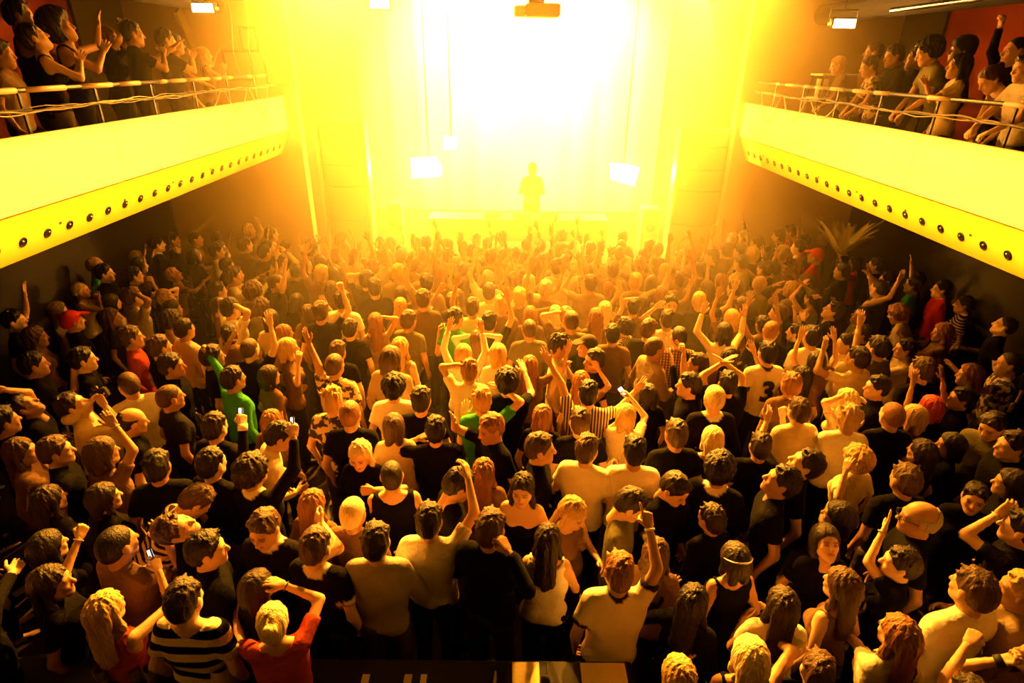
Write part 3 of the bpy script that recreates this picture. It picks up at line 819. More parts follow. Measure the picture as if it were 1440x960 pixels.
# ---- poses of an arm: wrist offset from the shoulder (x outward), elbow hint, hand, palm direction (x outward)
ARM = dict(
    d=((.07, .04, -.50), (.5, -.8, 0), 'relaxed', (-1, 0, 0)),
    b=((-.02, .27, -.24), (.5, -.6, -.6), 'relaxed', (-.8, 0, -.4)),
    u=((.06, .14, .49), (1, .1, 0), 'open', (-.3, 1, 0)),
    U=((.10, .10, .47), (1, .2, 0), 'fist', (-.2, 1, 0)),
    v=((.32, .12, .36), (.5, -.2, -.8), 'open', (-.2, 1, 0)),
    a=((.08, .26, .27), (.9, .1, -.5), 'open', (-.3, 1, .2)),
    h=((-.10, .02, .30), (1, .2, .2), 'relaxed', (-.7, 0, -.8)),
    c=((-.165, .30, .02), (.7, -.1, -.7), 'open', (-1, 0, 0)),
    C=((-.155, .22, .36), (1, .3, -.2), 'open', (-1, 0, 0)),
    k=((-.13, .22, .10), (.8, -.1, -.8), 'grip', (-.9, -.2, 0)),
    f=((.0, .46, .10), (.6, 0, -.8), 'open', (-.3, .4, -.8)),
    F=((-.03, .36, -.32), (.7, -.2, -.3), 'grip', (-.2, 0, -1)),
    p=((.05, .14, .50), (1, .1, 0), 'point', (-.3, 1, 0)),
    P=((-.10, .34, .26), (.8, 0, -.6), 'grip', (-.8, .1, 0)),
    x=((-.20, .24, -.10), (1, -.1, -.5), 'relaxed', (-.2, -1, 0)),
)
ARM_TXT = dict(u='one arm raised', U='a fist raised', v='an arm thrown out', a='a hand lifted', h='a hand on the head', c='hands clapping', C='hands clapping overhead', k='a drink at the mouth', f='an arm stretched forward', F='hands on the rail', p='a finger pointing up', P='a phone held up', x='arms folded')

L1, L2 = .285, .255
class Body:
    def __init__(s, sex='m', lean=0, side=0, twist=0, hy=0, hp=0, hr=0, stance=0):
        s.sex = sex; fm = sex == 'f'; s.fm = fm
        s.Ru = np.array(Matrix.Rotation(R(twist), 3, 'Z') @ Matrix.Rotation(R(side), 3, 'Y') @ Matrix.Rotation(R(-lean), 3, 'X'))
        s.Rb = np.array(Matrix.Rotation(R(twist / 2), 3, 'Z') @ Matrix.Rotation(R(side / 2), 3, 'Y') @ Matrix.Rotation(R(-lean / 2), 3, 'X'))
        s.pv = np.array((0, 0, 1.0))
        sh = .142 if fm else .166
        s.sh = {q: s.up((q * sh, -.005, 1.415)) for q in (-1, 1)}
        s.Rh = Matrix([list(r_) for r_ in s.Ru]) @ Matrix.Rotation(R(hy), 3, 'Z') @ Matrix.Rotation(R(hr), 3, 'Y') @ Matrix.Rotation(R(hp), 3, 'X')
        s.nt = s.up((0, .012, 1.520))
        s.hm = Matrix.Translation(Vector(s.nt)) @ s.Rh.to_4x4() @ Matrix.Scale(1.08, 4)
        s.headc = np.array(s.hm @ Vector((0, 0, .115)))
        s.arms = {}; s.stance = stance
    def up(s, p): return s.pv + s.Ru @ (np.asarray(p, float) - s.pv)
    def bl(s, p): return s.pv + s.Rb @ (np.asarray(p, float) - s.pv)
    def set_arm(s, q, wrist, hint, pose, palm):
        S = s.sh[q]; T = np.asarray(wrist, float); v = T - S; d = np.linalg.norm(v); u = v / d
        dd = min(max(d, .13), L1 + L2 - .004); T = S + u * dd
        a = (L1 * L1 - L2 * L2 + dd * dd) / (2 * dd); hh = math.sqrt(max(L1 * L1 - a * a, 0))
        hn = np.asarray(hint, float); hn = hn - u * (hn @ u); hn /= np.linalg.norm(hn) + 1e-9
        s.arms[q] = (S + u * a + hn * hh, T, pose, np.asarray(palm, float))
    def preset(s, q, code):
        off, hint, pose, palm = ARM[code]
        m3 = np.array((q, 1, 1))
        o = np.array(off) * m3
        if s.fm and code in 'cC': o[0] += q * .03
        T = s.sh[q] + s.Ru @ o
        s.set_arm(q, T, s.Ru @ (np.array(hint) * m3), pose, s.Ru @ (np.array(palm) * m3))
    def torso(s, f, g, neck=True, pelvis=True):
        """g: extra radius; adds torso capsules"""
        fm = s.fm; Y = s.Ru[:, 1]; Yb = s.Rb[:, 1]
        if pelvis:
            r_ = (.118 if fm else .112) + g; f.cap((-.065, -.01, .93), (.065, -.01, .93), r_, None, .04, (0, 1, 0), 1.12)
        w = .060 if fm else .062
        f.cap(s.bl((-w, 0, 1.08)), s.bl((w, 0, 1.08)), (.086 if fm else .106) + g, None, .05, Yb, 1.12)
        f.cap(s.up((-.068, .0, 1.22)), s.up((.068, .0, 1.22)), (.090 if fm else .112) + g, None, .05, Y, 1.12)
        c = .078 if fm else .105
        f.cap(s.up((-c, .008, 1.325)), s.up((c, .008, 1.325)), (.086 if fm else .102) + g, None, .05, Y, 1.12)
        if fm:
            for q in (-1, 1): f.ell(s.up((q * .066, .082, 1.285)), np.full(3, .055 + g), .03)
        sw = .115 if fm else .138
        f.cap(s.up((-sw, -.006, 1.415)), s.up((sw, -.006, 1.415)), (.048 if fm else .057) + g, None, .04)
        for q in (-1, 1): f.cap(s.up((0, -.02, 1.485)), s.up((q * .12, -.012, 1.43)), .042 + g * .6, .040 + g, .03)
        if neck: f.cap(s.up((0, -.018, 1.42)), s.up((0, -.008, 1.55)), .046 if fm else .055, .045 if fm else .053, .03)
    def legs(s, f, g, ankle=True):
        fm = s.fm
        for q in (-1, 1):
            hp = np.array((q * .085, -.005, .90)); kn = np.array((q * .10, .03 + .02 * q * s.stance, .49)); an = np.array((q * .105, -.01 + .05 * q * s.stance, .085))
            f.cap(hp, kn, (.088 if fm else .086) + g, .056 + g, .04); f.cap(kn, an, .056 + g, (.034 if g == 0 else .05) + g, .03)
            if ankle: f.cap(an + (0, -.02, -.035), an + (q * .02, .15, -.052), .040, .032, .025)
    def bounds(s):
        P = [s.headc + .1, s.headc - .1, np.array((-.24, -.2, 0)), np.array((.24, .24, 1.0))] + [s.sh[q] + w for q in (-1, 1) for w in (-.1, .1)]
        for q in s.arms: P += [s.arms[q][0] + .07, s.arms[q][0] - .07, s.arms[q][1] + .06, s.arms[q][1] - .06]
        P += [s.up((-.2, -.16, 1.3)), s.up((.2, .2, 1.3))]
        return np.min(P, 0), np.max(P, 0)
    def build(s, lod, sleeve='S', neckline='crew', seed=0, dress=False, collar=False):
        fm = s.fm
        hb, hs, ht, hh, hd = dict(hero=(.0215, .0195, .032, .0088, .0068), pool=(.027, .0255, .04, .0112, .0088), low=(.05, .045, .07, .02, .016))[lod]
        ar = .9 if fm else 1.0
        lo, hi = s.bounds(); lo = lo.copy(); lo[2] = -.01
        f = Field(lo, hi, hb); s.torso(f, 0); s.legs(f, 0)
        for q, (E, W, pose, palm) in s.arms.items():
            f.cap(s.sh[q], E, .050 * ar, .039 * ar, .025); f.cap(E, W, .041 * ar, .027 * ar, .012)
        V, Q = f.net(); V[:, 2] = np.maximum(V[:, 2], 0)
        Vs, Qs, Cs, off = [V], [Q], [np.ones((len(V), 3))], len(V)
        nbody = len(Q); shoe = (V[Q].mean(1)[:, 2] < .075)
        hv, hq, hc = head(fm, hh); M = np.array(s.hm)
        Vs.append(hv @ M[:3, :3].T + M[:3, 3]); Qs.append(hq + off); Cs.append(hc); off += len(hv)
        s.hands = {}
        for q, (E, W, pose, palm) in s.arms.items():
            z = W - E; z /= np.linalg.norm(z); y = palm - z * (palm @ z)
            if np.linalg.norm(y) < .1: y = np.array((0., 1, 0)) - z * z[1]
            y /= np.linalg.norm(y); x = np.cross(y, z)
            v, qd = hand(pose, hd); v = v * (.93 if fm else 1.0)
            if q < 0: v = v * (-1, 1, 1); qd = qd[:, ::-1]
            Vs.append(v @ np.stack([x, y, z]) + W); Qs.append(qd + off); Cs.append(np.ones((len(v), 3))); off += len(v)
            s.hands[q] = (W + z * .075 + y * .03, np.stack([x, y, z], 1), W)
        V = np.concatenate(Vs); Q = np.concatenate(Qs); C = np.concatenate(Cs)
        me = mesh_np('person', V, Q)
        at = me.attributes.new('feat', 'FLOAT_COLOR', 'POINT')
        at.data.foreach_set('color', np.concatenate([C, np.ones((len(C), 1))], 1).astype(np.float32).ravel())
        me.materials.append(None); me.materials.append(mat('shoe_leather', (.02, .015, .012), .4))
        mi = np.zeros(len(Q), np.int32); mi[:nbody][shoe] = 1; me.polygons.foreach_set('material_index', mi)
        # shirt
        g = .014
        lo2 = lo.copy(); lo2[2] = .45 if dress else .82
        f = Field(lo2, hi, hs); s.torso(f, g, neck=False)
        trimd = []
        if neckline == 'crew': f.cap(s.up((0, -.018, 1.40)), s.up((0, -.013, 1.487)), (.058 if fm else .068) + .004, (.054 if fm else .063) + .002, .02, cut=True)
        if sleeve in 'SL':
            for q, (E, W, pose, palm) in s.arms.items():
                if sleeve == 'S':
                    e = s.sh[q] + (E - s.sh[q]) * .62; f.cap(s.sh[q], e, .058 * ar + .004, .060 * ar, .02, cut=True); trimd.append((e, .018))
                else:
                    w = E + (W - E) * .93; f.cap(s.sh[q], E, .058 * ar + .004, .050 * ar, .02); f.cap(E, w, .050 * ar, .036, .012, cut=True)
        if dress: f.cap((0, 0, .95), (0, .0, .5), .13, .22, .05, (0, 1, 0), 1.15)
        X, Y, Z = f.grid(); rg = np.random.RandomState(seed)
        a, b, c = rg.uniform(12, 26, 3); p1, p2, p3 = rg.uniform(0, 6, 3)
        f.F = f.F + .0048 * (np.sin(a * X + 14 * Z + p1) + np.sin(b * Z + 9 * Y + p2) + np.sin(c * Y - 17 * Z + 8 * X + p3)) * np.clip((1.40 - Z) / .2, .25, 1)
        if not dress: f.F = np.maximum(f.F, .885 - Z)
        else: f.F = np.maximum(f.F, .52 - Z)
        nk = dict(crew=((0, -.005, 1.545), .090, 1.0), wide=((0, .0, 1.535), .118, 1.0), vee=((0, .05, 1.51), .092, 1.0), tank=((0, -.01, 1.53), .125, 1.0))
        if neckline == 'strapless':
            n = s.Ru[:, 2]; c0 = s.up((0, 0, 1.325))
            f.F = np.maximum(f.F, (X - c0[0]) * n[0] + (Y - c0[1]) * n[1] + (Z - c0[2]) * n[2])
        else:
            c0, r0, _ = nk[neckline]; c0 = s.up(c0)
            if neckline == 'crew': d = np.full(f.F.shape, 1.0)
            else: d = np.sqrt((X - c0[0]) ** 2 + (Y - c0[1]) ** 2 + (Z - c0[2]) ** 2) - r0
            f.F = np.maximum(f.F, -d)
            if sleeve == 'N':
                for q in (-1, 1):
                    c1 = s.up((q * (.215 if fm else .245), 0, 1.40)); d = np.sqrt((X - c1[0]) ** 2 + (Y - c1[1]) ** 2 + ((Z - c1[2]) * .75) ** 2) - .095
                    f.F = np.maximum(f.F, -d)
            if s.fm is False and neckline == 'collar': pass
        V, Q = f.net()
        sm = mesh_np('shirt', V, Q)
        tr = np.zeros(len(V), np.float32)
        if neckline == 'crew':
            top = s.up((0, -.014, 1.487)); tr[(np.linalg.norm(V - top, axis=1) < (.088 if collar else .074))] = 1
        elif neckline != 'strapless': tr[np.abs(np.linalg.norm(V - c0, axis=1) - r0) < .012] = 1
        for e, w_ in trimd: tr[np.linalg.norm(V - e, axis=1) < .07] = 1
        at = sm.attributes.new('trim', 'FLOAT', 'POINT'); at.data.foreach_set('value', tr)
        # trousers
        lo3 = np.array((-.3, -.25, 0.0)); hi3 = np.array((.3, .25, 1.02))
        f = Field(lo3, hi3, ht); s.legs(f, .012, False)
        f.cap((-.065, -.01, .93), (.065, -.01, .93), (.118 if fm else .112) + .008, None, .04, (0, 1, 0), 1.12)
        X, Y, Z = f.grid(); f.F = np.maximum(f.F, np.maximum(.06 - Z, Z - .975))
        V, Q = f.net(); tm = mesh_np('trousers', V, Q)
        return me, sm, tm

SKINS = [(.62, .40, .27), (.55, .34, .22), (.68, .46, .33), (.42, .24, .14)]
HAIRC = dict(k=(.007, .005, .004), d=(.020, .012, .007), n=(.075, .04, .02), g=(.26, .11, .04), y=(.52, .34, .14), w=(.72, .58, .36), r=(.45, .04, .02), e=(.35, .33, .30), K=(.015, .014, .014), R=(.55, .02, .02))
HSTY = dict(s='short', z='close-cropped', l='long straight', o='chin-length', p='tied-back', c='curly', k='spiky', w='long wavy', n='pinned-up', a='bushy', r='receding', C='peaked cap', B='knitted cap')
HCOL = dict(k='black', d='dark brown', n='brown', g='ginger', y='blond', w='pale blond', r='red', e='grey', K='black', R='red')
# ------------------------------------------------------------------ the crowd, read off the photograph
# x y (centre of the head in the photo)  sex hair shirt  left-arm right-arm  yaw  options | label
CROWD = '''
*870 803 m sg tS d @912,735,924,800,point 0 H=1.78 | person in pale ringer tee with dark collar, finger pointing straight up
*690 742 m sn kL b @714,775,742,830,grip -18 H=1.86 | broad person in black holding a small glass to the mouth
*545 752 m sd gL b b 0 H=1.80 | person in crumpled pale grey shirt seen from behind, arms at the front
*772 755 f ld wNt b b -8 H=1.68 | person in pale tank top with long hair hanging down the back
*602 722 m sd wS b @655,655,680,700,relaxed -10 H=1.78 | person in pale tee with one bent arm flung high
*642 690 m sk kS d b -70 hp=-25 H=1.80 | person in black bowed sideways next to the arm flung high
*737 685 f ld kX d d 165 H=1.70 | person in strapless black dress turned towards the rear counter
*802 718 f ly nN b d -130 hp=-20 H=1.66 | person in brown vest with long fair hair bowing the head beside the pale tank top
*877 708 m sd oL x b -110 hp=-25 H=1.76 | person in olive shirt bending over, a hand spread at the waist
*922 778 f ln nS d d -20 H=1.66 | person in brown half hidden by the pointing arm of the ringer tee wearer
*436 768 m sn vS @452,736,516,752,relaxed d -8 sd=0 H=1.78 | person in dark vest over white collar, forearm laid over the head
*357 748 m sn vL d b 178 hp=-12 H=1.80 | person in dark sweater over open white collar, back to the stage
*312 762 m sk kS d d -62 H=1.80 | person in black looking aside next to the white-collared sweater
*352 832 f od dS d d -30 H=1.62 | dark-clad person behind the wide-striped top, hair over the face
*283 832 m sd sSw d d -8 H=1.80 | person in wide black and cream striped boat-neck top
*380 864 f nw RSw @332,872,338,905,relaxed @397,822,450,842,relaxed 12 H=1.70 | person in red draped top, elbow cocked and hand at the neck
*150 852 f ly RN b @222,800,240,850,grip -12 H=1.68 | person in red-orange top with fair hair down the back
*160 768 m zk nS b c -20 H=1.84 | person with shaven crown in brown tee among raised hands
*55 828 f ld kS d d -75 H=1.68 | person in black gazing sideways at the red-orange top
*68 768 f ok kS d @128,715,90,808,fist -30 H=1.64 | dark-clad person stretching up an arm with a bracelet
*242 752 m sn kS d d -60 hp=30 hr=20 H=1.80 | person in black with head thrown back beside a bright phone
*490 722 m zw nS d d 0 H=1.74 | person in brown tucked under the forearm of the vest wearer
*440 712 f lg nL d d -12 H=1.66 | person in brown long sleeves with coppery hair, before the vest wearer
*551 668 m zd kN @505,690,568,688,fist d 10 H=1.74 | person in sleeveless black, fist and bare forearm held flat across
*508 636 f lw kL d b 172 hp=-14 H=1.68 | person in black jacket with long fair hair, back to the stage
*346 660 m cd vL b @413,580,426,640,grip -22 H=1.80 | person in black suit and white collar holding a lit phone high
*285 655 m sk kL d d -20 H=1.78 | person in black beside the suit wearer with the phone
*221 662 m sk kS d d 18 H=1.80 | person in black in front of the pinstriped back
*265 690 m sn qL b b -60 lean=38 hp=-15 H=1.78 | person in thin-striped shirt bent far over
*95 702 f ld dL d @135,705,128,760,fist -20 H=1.64 | dark-clad person with hair over the shoulders, fist beside the face
*158 708 f od kL d b -40 H=1.64 | person in black with ear showing, behind the shaven crown
*31 632 f ln nL d d -70 H=1.68 | person in brown sleeves singing, mouth towards the stage
*78 633 m sn kS d d -55 H=1.76 | person in black tee with tousled hair next to the singing one
*142 636 m on nS d @155,590,187,633,relaxed -25 H=1.76 | person in brown tee whose bent arm arches over a bowl cut
*102 570 m sd cL @138,556,95,590,grip @140,560,185,600,grip -55 hp=25 H=1.80 | person in cream shirt aiming a camera upward
*187 592 m rd kS d d -50 hp=-10 H=1.76 | bare-crowned person in black looking down by the camera holder
*240 558 m zn dS d d -45 H=1.78 | person in charcoal tee with cropped hair, mouth open
*31 574 m sk kS @5,548,40,552,relaxed d -60 hp=35 H=1.76 | person in black leaning back under an outstretched arm
*323 606 m sd kL d @341,580,342,640,fist -12 H=1.76 | person in black whose white cuff shows on a raised fist
*372 606 m sk cL b b -60 lean=22 H=1.76 | person in cream shirt stooping behind the suit wearer
*597 600 m sk kS @598,612,552,633,relaxed d 0 H=1.74 | person in black tee with a forearm laid over the face
*690 602 m sg kS d a 118 hp=-8 H=1.80 | person in black tee turned aside, smiling downwards
*678 563 m ky eS @653,578,648,620,open @705,545,732,565,relaxed 5 H=1.76 | person in green shirt raising both hands around the head
*685 672 f lg nS d d -5 H=1.66 | person in brown with long coppery hair behind the strapless dress
*772 632 m sn kS d d -100 H=1.82 | person in printed black tee looking sideways
*770 588 f lg kS d d -10 H=1.68 | person in black with long shining hair behind the printed tee
*808 590 m sn kS d d 6 H=1.78 | person in black tee in front of the pinstriped top
*828 553 m sk pS @770,505,790,540,open @895,548,870,575,open 0 H=1.80 | person in pinstriped top with both arms spread wide
*822 632 m sn wS b b -24 H=1.80 | person in white tee seen from behind, head turned
*884 634 m sk wS @856,662,850,700,grip d -5 H=1.82 | person in white tee lifting a plastic cup
*879 584 f oy cS c P -10 H=1.66 | person in cream holding up a small bright phone
*997 728 f sd kL d d 25 H=1.66 | person in black bowed behind the headband wearer
*952 688 m sd kL d d -150 hp=-25 H=1.76 | person in black looking down at the ground
*1012 658 m ck vL b b -25 H=1.80 | person in black suit with bright white shirt collar
*965 608 m sn kS d d 0 H=1.80 | person in black tee with sunlit neck beside the fair bob
*1005 622 f ow kN d d 0 H=1.66 | person in black top with shining fair bob
*1000 556 m zw vL d d -5 H=1.84 | person in dark jacket with white collar, scalp shining
*1100 676 m sk kS d d 62 hp=18 H=1.84 | broad person in black tee looking up sideways
*1129 650 m sd kS d d 65 hp=24 H=1.82 | person in black behind the broad black tee, chin lifted
*1054 625 m sd kS d @1078,592,1066,625,open -5 H=1.70 | person in black arching one bare arm over the head
*1123 577 m sn cS @1098,562,1104,622,fist d 0 H=1.76 | person in cream tee with a raised forearm beside the shining scalp
*1112 540 m sg nS d d 0 H=1.76 | person in brown with cropped coppery hair beside the number jersey
*1190 562 f lw cS h @1235,560,1150,558,relaxed 20 H=1.68 | person with fair hair in cream, forearm held flat across the head
*1207 588 m ky wS @1206,572,1196,640,open d -5 H=1.76 | person in bright white shirt pressing a hand to the head
*1205 645 f cy cS @1196,640,1178,700,relaxed d 10 H=1.66 | person in cream top with necklace, curls over the hand at the face
*1273 674 m sn kS d d 8 H=1.80 | person in black tee with back turned beside the necklace wearer
*1255 588 m zg kS d d -5 H=1.80 | person in black with bright neck before the red hair
*1285 627 f ld kS d d 30 H=1.66 | person in black, neck bare, before the red hair
*1396 600 m sd oS d d 120 hp=-20 H=1.78 | person in dark green tee bowing the head by the dark wall
*1031 782 f od kNt d d 15 H=1.66 | person in black backless top with a glinting headband
*975 845 f lk kL @935,830,905,868,open d -30 H=1.66 | dark-clad person with one bare arm bent up beside the ringer tee
*1100 850 f ld wS b @1086,865,1118,905,relaxed -8 H=1.68 | person in white tee with dark hair, hand at the shoulder
*1037 925 f ow kN d @1090,900,1114,915,relaxed 0 H=1.72 | person in black with smooth fair hair, elbow pointing outward
*972 948 f wy cN @966,930,962,975,fist d 0 H=1.60 | person in cream at the counter with a fist and bracelet
*1148 942 m sn kS d d -20 H=1.62 | person in black close to the counter beside the smooth fair hair
*1187 820 f wn nN d d 25 H=1.68 | person in brown top with wavy hair falling sideways
*1267 893 f lg wS @1178,880,1205,905,relaxed d 25 H=1.70 | person in white top with a bag strap, arm reaching forward
*1297 750 m re kS d d 60 H=1.84 | person with bare crown and glasses in black
*1300 790 f sd kS @1243,745,1213,778,open d 55 H=1.70 | person in black tee raising an open hand with a wristband
*1352 803 m sn wS b d 14 H=1.86 | broad person in white tee seen from behind
*1436 742 m sk kS @1422,712,1352,748,relaxed d 40 H=1.80 | dark-clad person with a bare forearm raised by the dark wall
*1425 838 m sy bL b b 45 H=1.76 | person in tan shirt with combed hair at the white tee's shoulder
*1436 905 f ng nS b d 30 H=1.62 | person in brown at the counter with pinned-up hair
*1348 968 m sd kS @1362,905,1335,940,fist @1425,926,1340,935,fist 0 H=1.66 | person in black at the counter, forearm with black cuff outstretched
*1165 766 f od kS d d 170 hp=30 H=1.66 | person in black with the face turned up at the camera
*1178 728 f ok kL d d 40 H=1.64 | dark-clad person hidden beside the upturned face
*-8 842 m sk kL d @18,805,-10,850,relaxed -40 H=1.74 | dark-clad person reaching a ringed hand in front of the black-clad gazer
*1083 497 m sk jS d d 0 H=1.82 | person in white jersey with a black number 3 on the back
*1018 467 f od cL @993,425,975,460,open @1050,420,1042,470,open -5 H=1.70 | person in pale long sleeves with both arms up in a V
*471 513 m zn yS @420,448,448,515,open d -12 H=1.80 | person in patterned tee stretching one long bare arm up
*333 530 m sd eL @292,498,312,525,fist d -35 H=1.76 | person in green jacket reaching an arm forward
*242 450 f cd wS d @259,455,262,490,relaxed -45 H=1.70 | person in black and white top with curls, hand at the cheek
*98 452 m CR kS @88,470,100,500,relaxed d -40 H=1.78 | person in black under a red cap, fingers lifted
*55 472 f wn nL d d -65 H=1.70 | person in brown shawl with hair swept back near the clapping balcony
*117 505 m sk kS @103,515,105,550,open d -55 H=1.80 | person in black with a hand cupped at the chin
*181 540 m zn wL d d 50 H=1.80 | person in white collared shirt turned aside beside the camera holder
*185 474 m sn RL d d -60 H=1.80 | person in red-orange collared shirt looking at the stage
*256 510 m sd kS d d -75 H=1.80 | person in black with chin in the light behind the charcoal tee
*1236 405 m zd oN @1276,372,1262,415,open C 20 H=1.80 | bare-shouldered person stretching both hands up beside the palm
*1147 360 m CR rS d d 55 H=1.80 | person in red shirt and red cap beside the palm
*1271 445 f cg cS d d 40 lean=20 H=1.72 | person in cream tee stooping, with coppery curls
*1365 428 f sk qS d d 50 H=1.72 | person in thin-striped top by the leaning balcony
*1413 458 m zd kS @1440,540,1400,560,relaxed b 60 hp=15 H=1.78 | person in black with a green wristband by the dark wall
*1273 490 f sd cS k d 70 H=1.70 | person in pale top sipping from a bottle
*783 376 m sd wS d @812,345,818,390,u 0 H=1.84 | person in white shirt with an arm up close to the stage table
*640 447 m sd eS @618,460,615,500,fist d -40 H=1.80 | person in faded green tee lifting a can near the stage
*671 478 f ln bN h h 0 H=1.70 | person in tan top holding the head with both hands
*697 498 f oy wS d d 0 H=1.70 | person in bright white tee with round fair hair
*780 488 m kd cL b d -95 H=1.80 | person in open cream shirt with a cigarette
*806 453 m zn oL d d 0 H=1.88 | very broad person in olive pullover
*955 473 m zd hL d d 0 H=1.82 | person in small-checked shirt with dark cropped hair
*481 422 m sd wS d d 0 H=1.82 | person in white tee near the clapping side column
*389 492 f oy nS d @420,505,418,540,relaxed -60 H=1.70 | fair person in brown with glasses, arm bent up
8 592 m sk kS d d -40
221 343 m sd vL d c -60
243 337 m sk vL d d -55
275 336 m zd nS d b -60
304 333 f on kS d a -60
305 353 m sd wS b d -60
350 324 m sy nS d C -50
345 344 m sn oL x x -40
171 361 f ly kL d a -60 hp=15
132 373 m zy eS d d -60
137 387 m sk kS d d -70
188 387 m sk kS d k -60
244 386 f sy nS d f -60 hp=20
125 404 f zw cN k k -60
181 420 m sn wS h h -30
233 417 f oy nS h d -70 hp=25
163 443 f ln dS d d -60
225 487 m sn kS d d -40
48 512 m sk kL d d -60
20 450 m sk kS u d -60
382 329 m sn cL d d -40
392 369 m sd cL C C -20
327 389 m sd wL f f -45
389 397 m zn kS d u -60
358 411 m cn nS d d -20
367 431 f cn oL d d -10
325 433 m sk wS h h -30
451 438 m sn kS d d 0
433 440 f ln nS d a 0
495 461 m sd kS d d -5
526 453 f lg bN d h 5
575 450 m sn oS d d -20
556 427 f ly nS d d 0
520 396 m sd kS d d -10
533 402 m sd kS d d 10
467 402 f ln nS d d 0
485 396 f lg nS d d 5
352 492 m zn kS d d -10
400 469 f lg bS d d -50
375 530 f od nS d d -40
550 504 m on bL d d -15
563 488 f ly bN d d -10
554 544 m ck wS d d -5
587 567 m sd kS d d -5
304 500 m sd kS a d -60
469 563 m ky yS d d 0
497 582 m zg kS d d 5
567 598 f on cS d d 0
632 425 m sn dS a d 0
671 431 m sn cS u d 0
688 452 m sk dS d d 0
709 426 m sy nS d d 0
729 421 m sy nS d d 0
748 438 f lg nL d d 0
771 439 f lw nL d d 0
794 438 m sg nS d d 10
839 441 f lg nS d d 0
854 439 f lw nS d d 0
770 414 m se nS u d 0
659 498 f oy wL u u 0
660 521 m kg cS h d 0
713 536 m ck kS d f 0
748 511 f lg nS d d 0
822 483 m Cd kS c c 110
836 506 m sd kS d d 105
885 463 f cd pL d b 60
817 536 f lg nS d d 0
921 489 m zn bL d b -70
938 449 m sd wS d d 0
905 459 m sn dS d d -30
974 422 m zy kS d d 0
952 427 m sd kS d d 170
1030 448 f oy nS d d 0
1033 406 m sn nS d d 40
1012 394 f lg nS u d 20
1069 399 m zy oL f d -70
1112 406 f sy nS k d 50
1104 433 f on kS d d 30
1142 419 f sd wN C C 30
1177 437 m sd kL c C 60 hp=20
1071 456 f sd bN u u 0
1119 467 f sd kS d d 60
1144 480 m sk wS d d 0
1143 504 f od nS d d 0
1033 504 f lk nS d a -40
981 511 f sd kL d d 70
956 542 m sk kS d d 70
1023 538 m sd kS d d 0
927 556 f od kS d d 0
1121 523 f lk nS d d 0
928 411 f lg nS d v 0
1283 401 m sk eS d u 50
1207 444 m sk oS d d 60 hp=15
1323 406 m sk rL d d 60
1213 469 f sd kS d d 60
1232 489 m sd oS d d 20
1205 502 m sd cS a d 20
1296 519 m sn kS d d 20
1419 511 m zd yS f d 60
1363 527 f wg kS d d 60
1315 463 f wg nS f d 70
1233 544 m sk kS d d 80
1350 394 m sk kL d d 50
1250 394 m sd kS d d 60
1312 572 f or kS d d 20
1295 592 f oy nS d d 40
1345 561 f sk kL d d 70
1415 622 m sd kL d d 70
1330 620 f ok kL d d 60
1410 682 f od kL d d 60
1382 696 f sd kL d d 150
1098 317 m sd kL d c 60
1115 328 m zy cS d d 50
1118 294 m sk rL d d 60
1135 322 f sk rS d u 50
1065 343 m sn kS d d 40
1057 358 m sy kS c c 40
1030 336 f sy nS u d 30
1047 326 m sn kL d u 40
1108 376 f sd nS d d 120
1100 355 m sy bS d d 60
1205 371 f od rL d d 70
1228 372 m sd kL d d 60
1020 352 m sn nS u d 20
1075 378 m sd kS d f 40
1160 330 m zy nL d u 60
440 352 m sd nS C C -30
480 338 m sn nL d d -20
458 388 m sy nS u d 0
525 376 m sn bS u u 0
560 384 m sy bS d v 0
455 330 f sn nS v d -30
500 362 m sn cS u u 0
560 415 f on bS d h 0
600 420 m sn nS d d 0
600 398 m sd bS u d 0
620 386 f lg bS d d 0
690 392 m se wS u d 0
655 400 f ln bS u u 0
720 396 m sn bS u v 0
742 398 m se wS d d 0
755 372 f ln bS v v 0
833 398 m sn bS d d 0
862 380 m sn bS u d 0
862 408 f lg bS d d 0
890 396 m sy bS d v 0
905 372 m sn bS v d 0
930 380 f ly bS u d 0
955 395 m sn bS d u 10
985 380 m sd nS u d 20
990 405 f ln nS d d 20
905 425 f ln nS d d 0
880 432 m sd nS d d 0
630 360 m sn bS u u 0
690 362 m sn bS v u 0
838 362 f ly bS u d 0
580 372 m sn bS d u 0
960 362 m sy bS u u 20
'''
LAND = []          # landmarks for the labels of the rest

def parse(line):
    lab = None
    if '|' in line: line, lab = [q.strip() for q in line.split('|')]
    hero = line.startswith('*'); t = line.lstrip('*').split()
    d = dict(px=float(t[0]), py=float(t[1]), sex=t[2], hair=t[3], shirt=t[4], L=t[5], R=t[6], yaw=float(t[7]), label=lab, hero=hero)
    for kv in t[8:]:
        k, v = kv.split('='); d[k] = float(v)
    return d
people = [parse(l) for l in CROWD.strip().splitlines()]
rng = random.Random(11)
for p in people:
    p.setdefault('H', rng.uniform(1.70, 1.84) if p['sex'] == 'm' else rng.uniform(1.60, 1.72))
    p['yaw'] += rng.uniform(-8, 8)
    if not p['hero'] and p['L'] == p['R'] == 'd' and 340 < p['py'] < 600 and 230 < p['px'] < 1330 and rng.random() < .42:
        p['L'], p['R'] = rng.choice(['du', 'ud', 'uu', 'da', 'ad', 'CC', 'hd', 'dU', 'pd', 'dv', 'aa'])
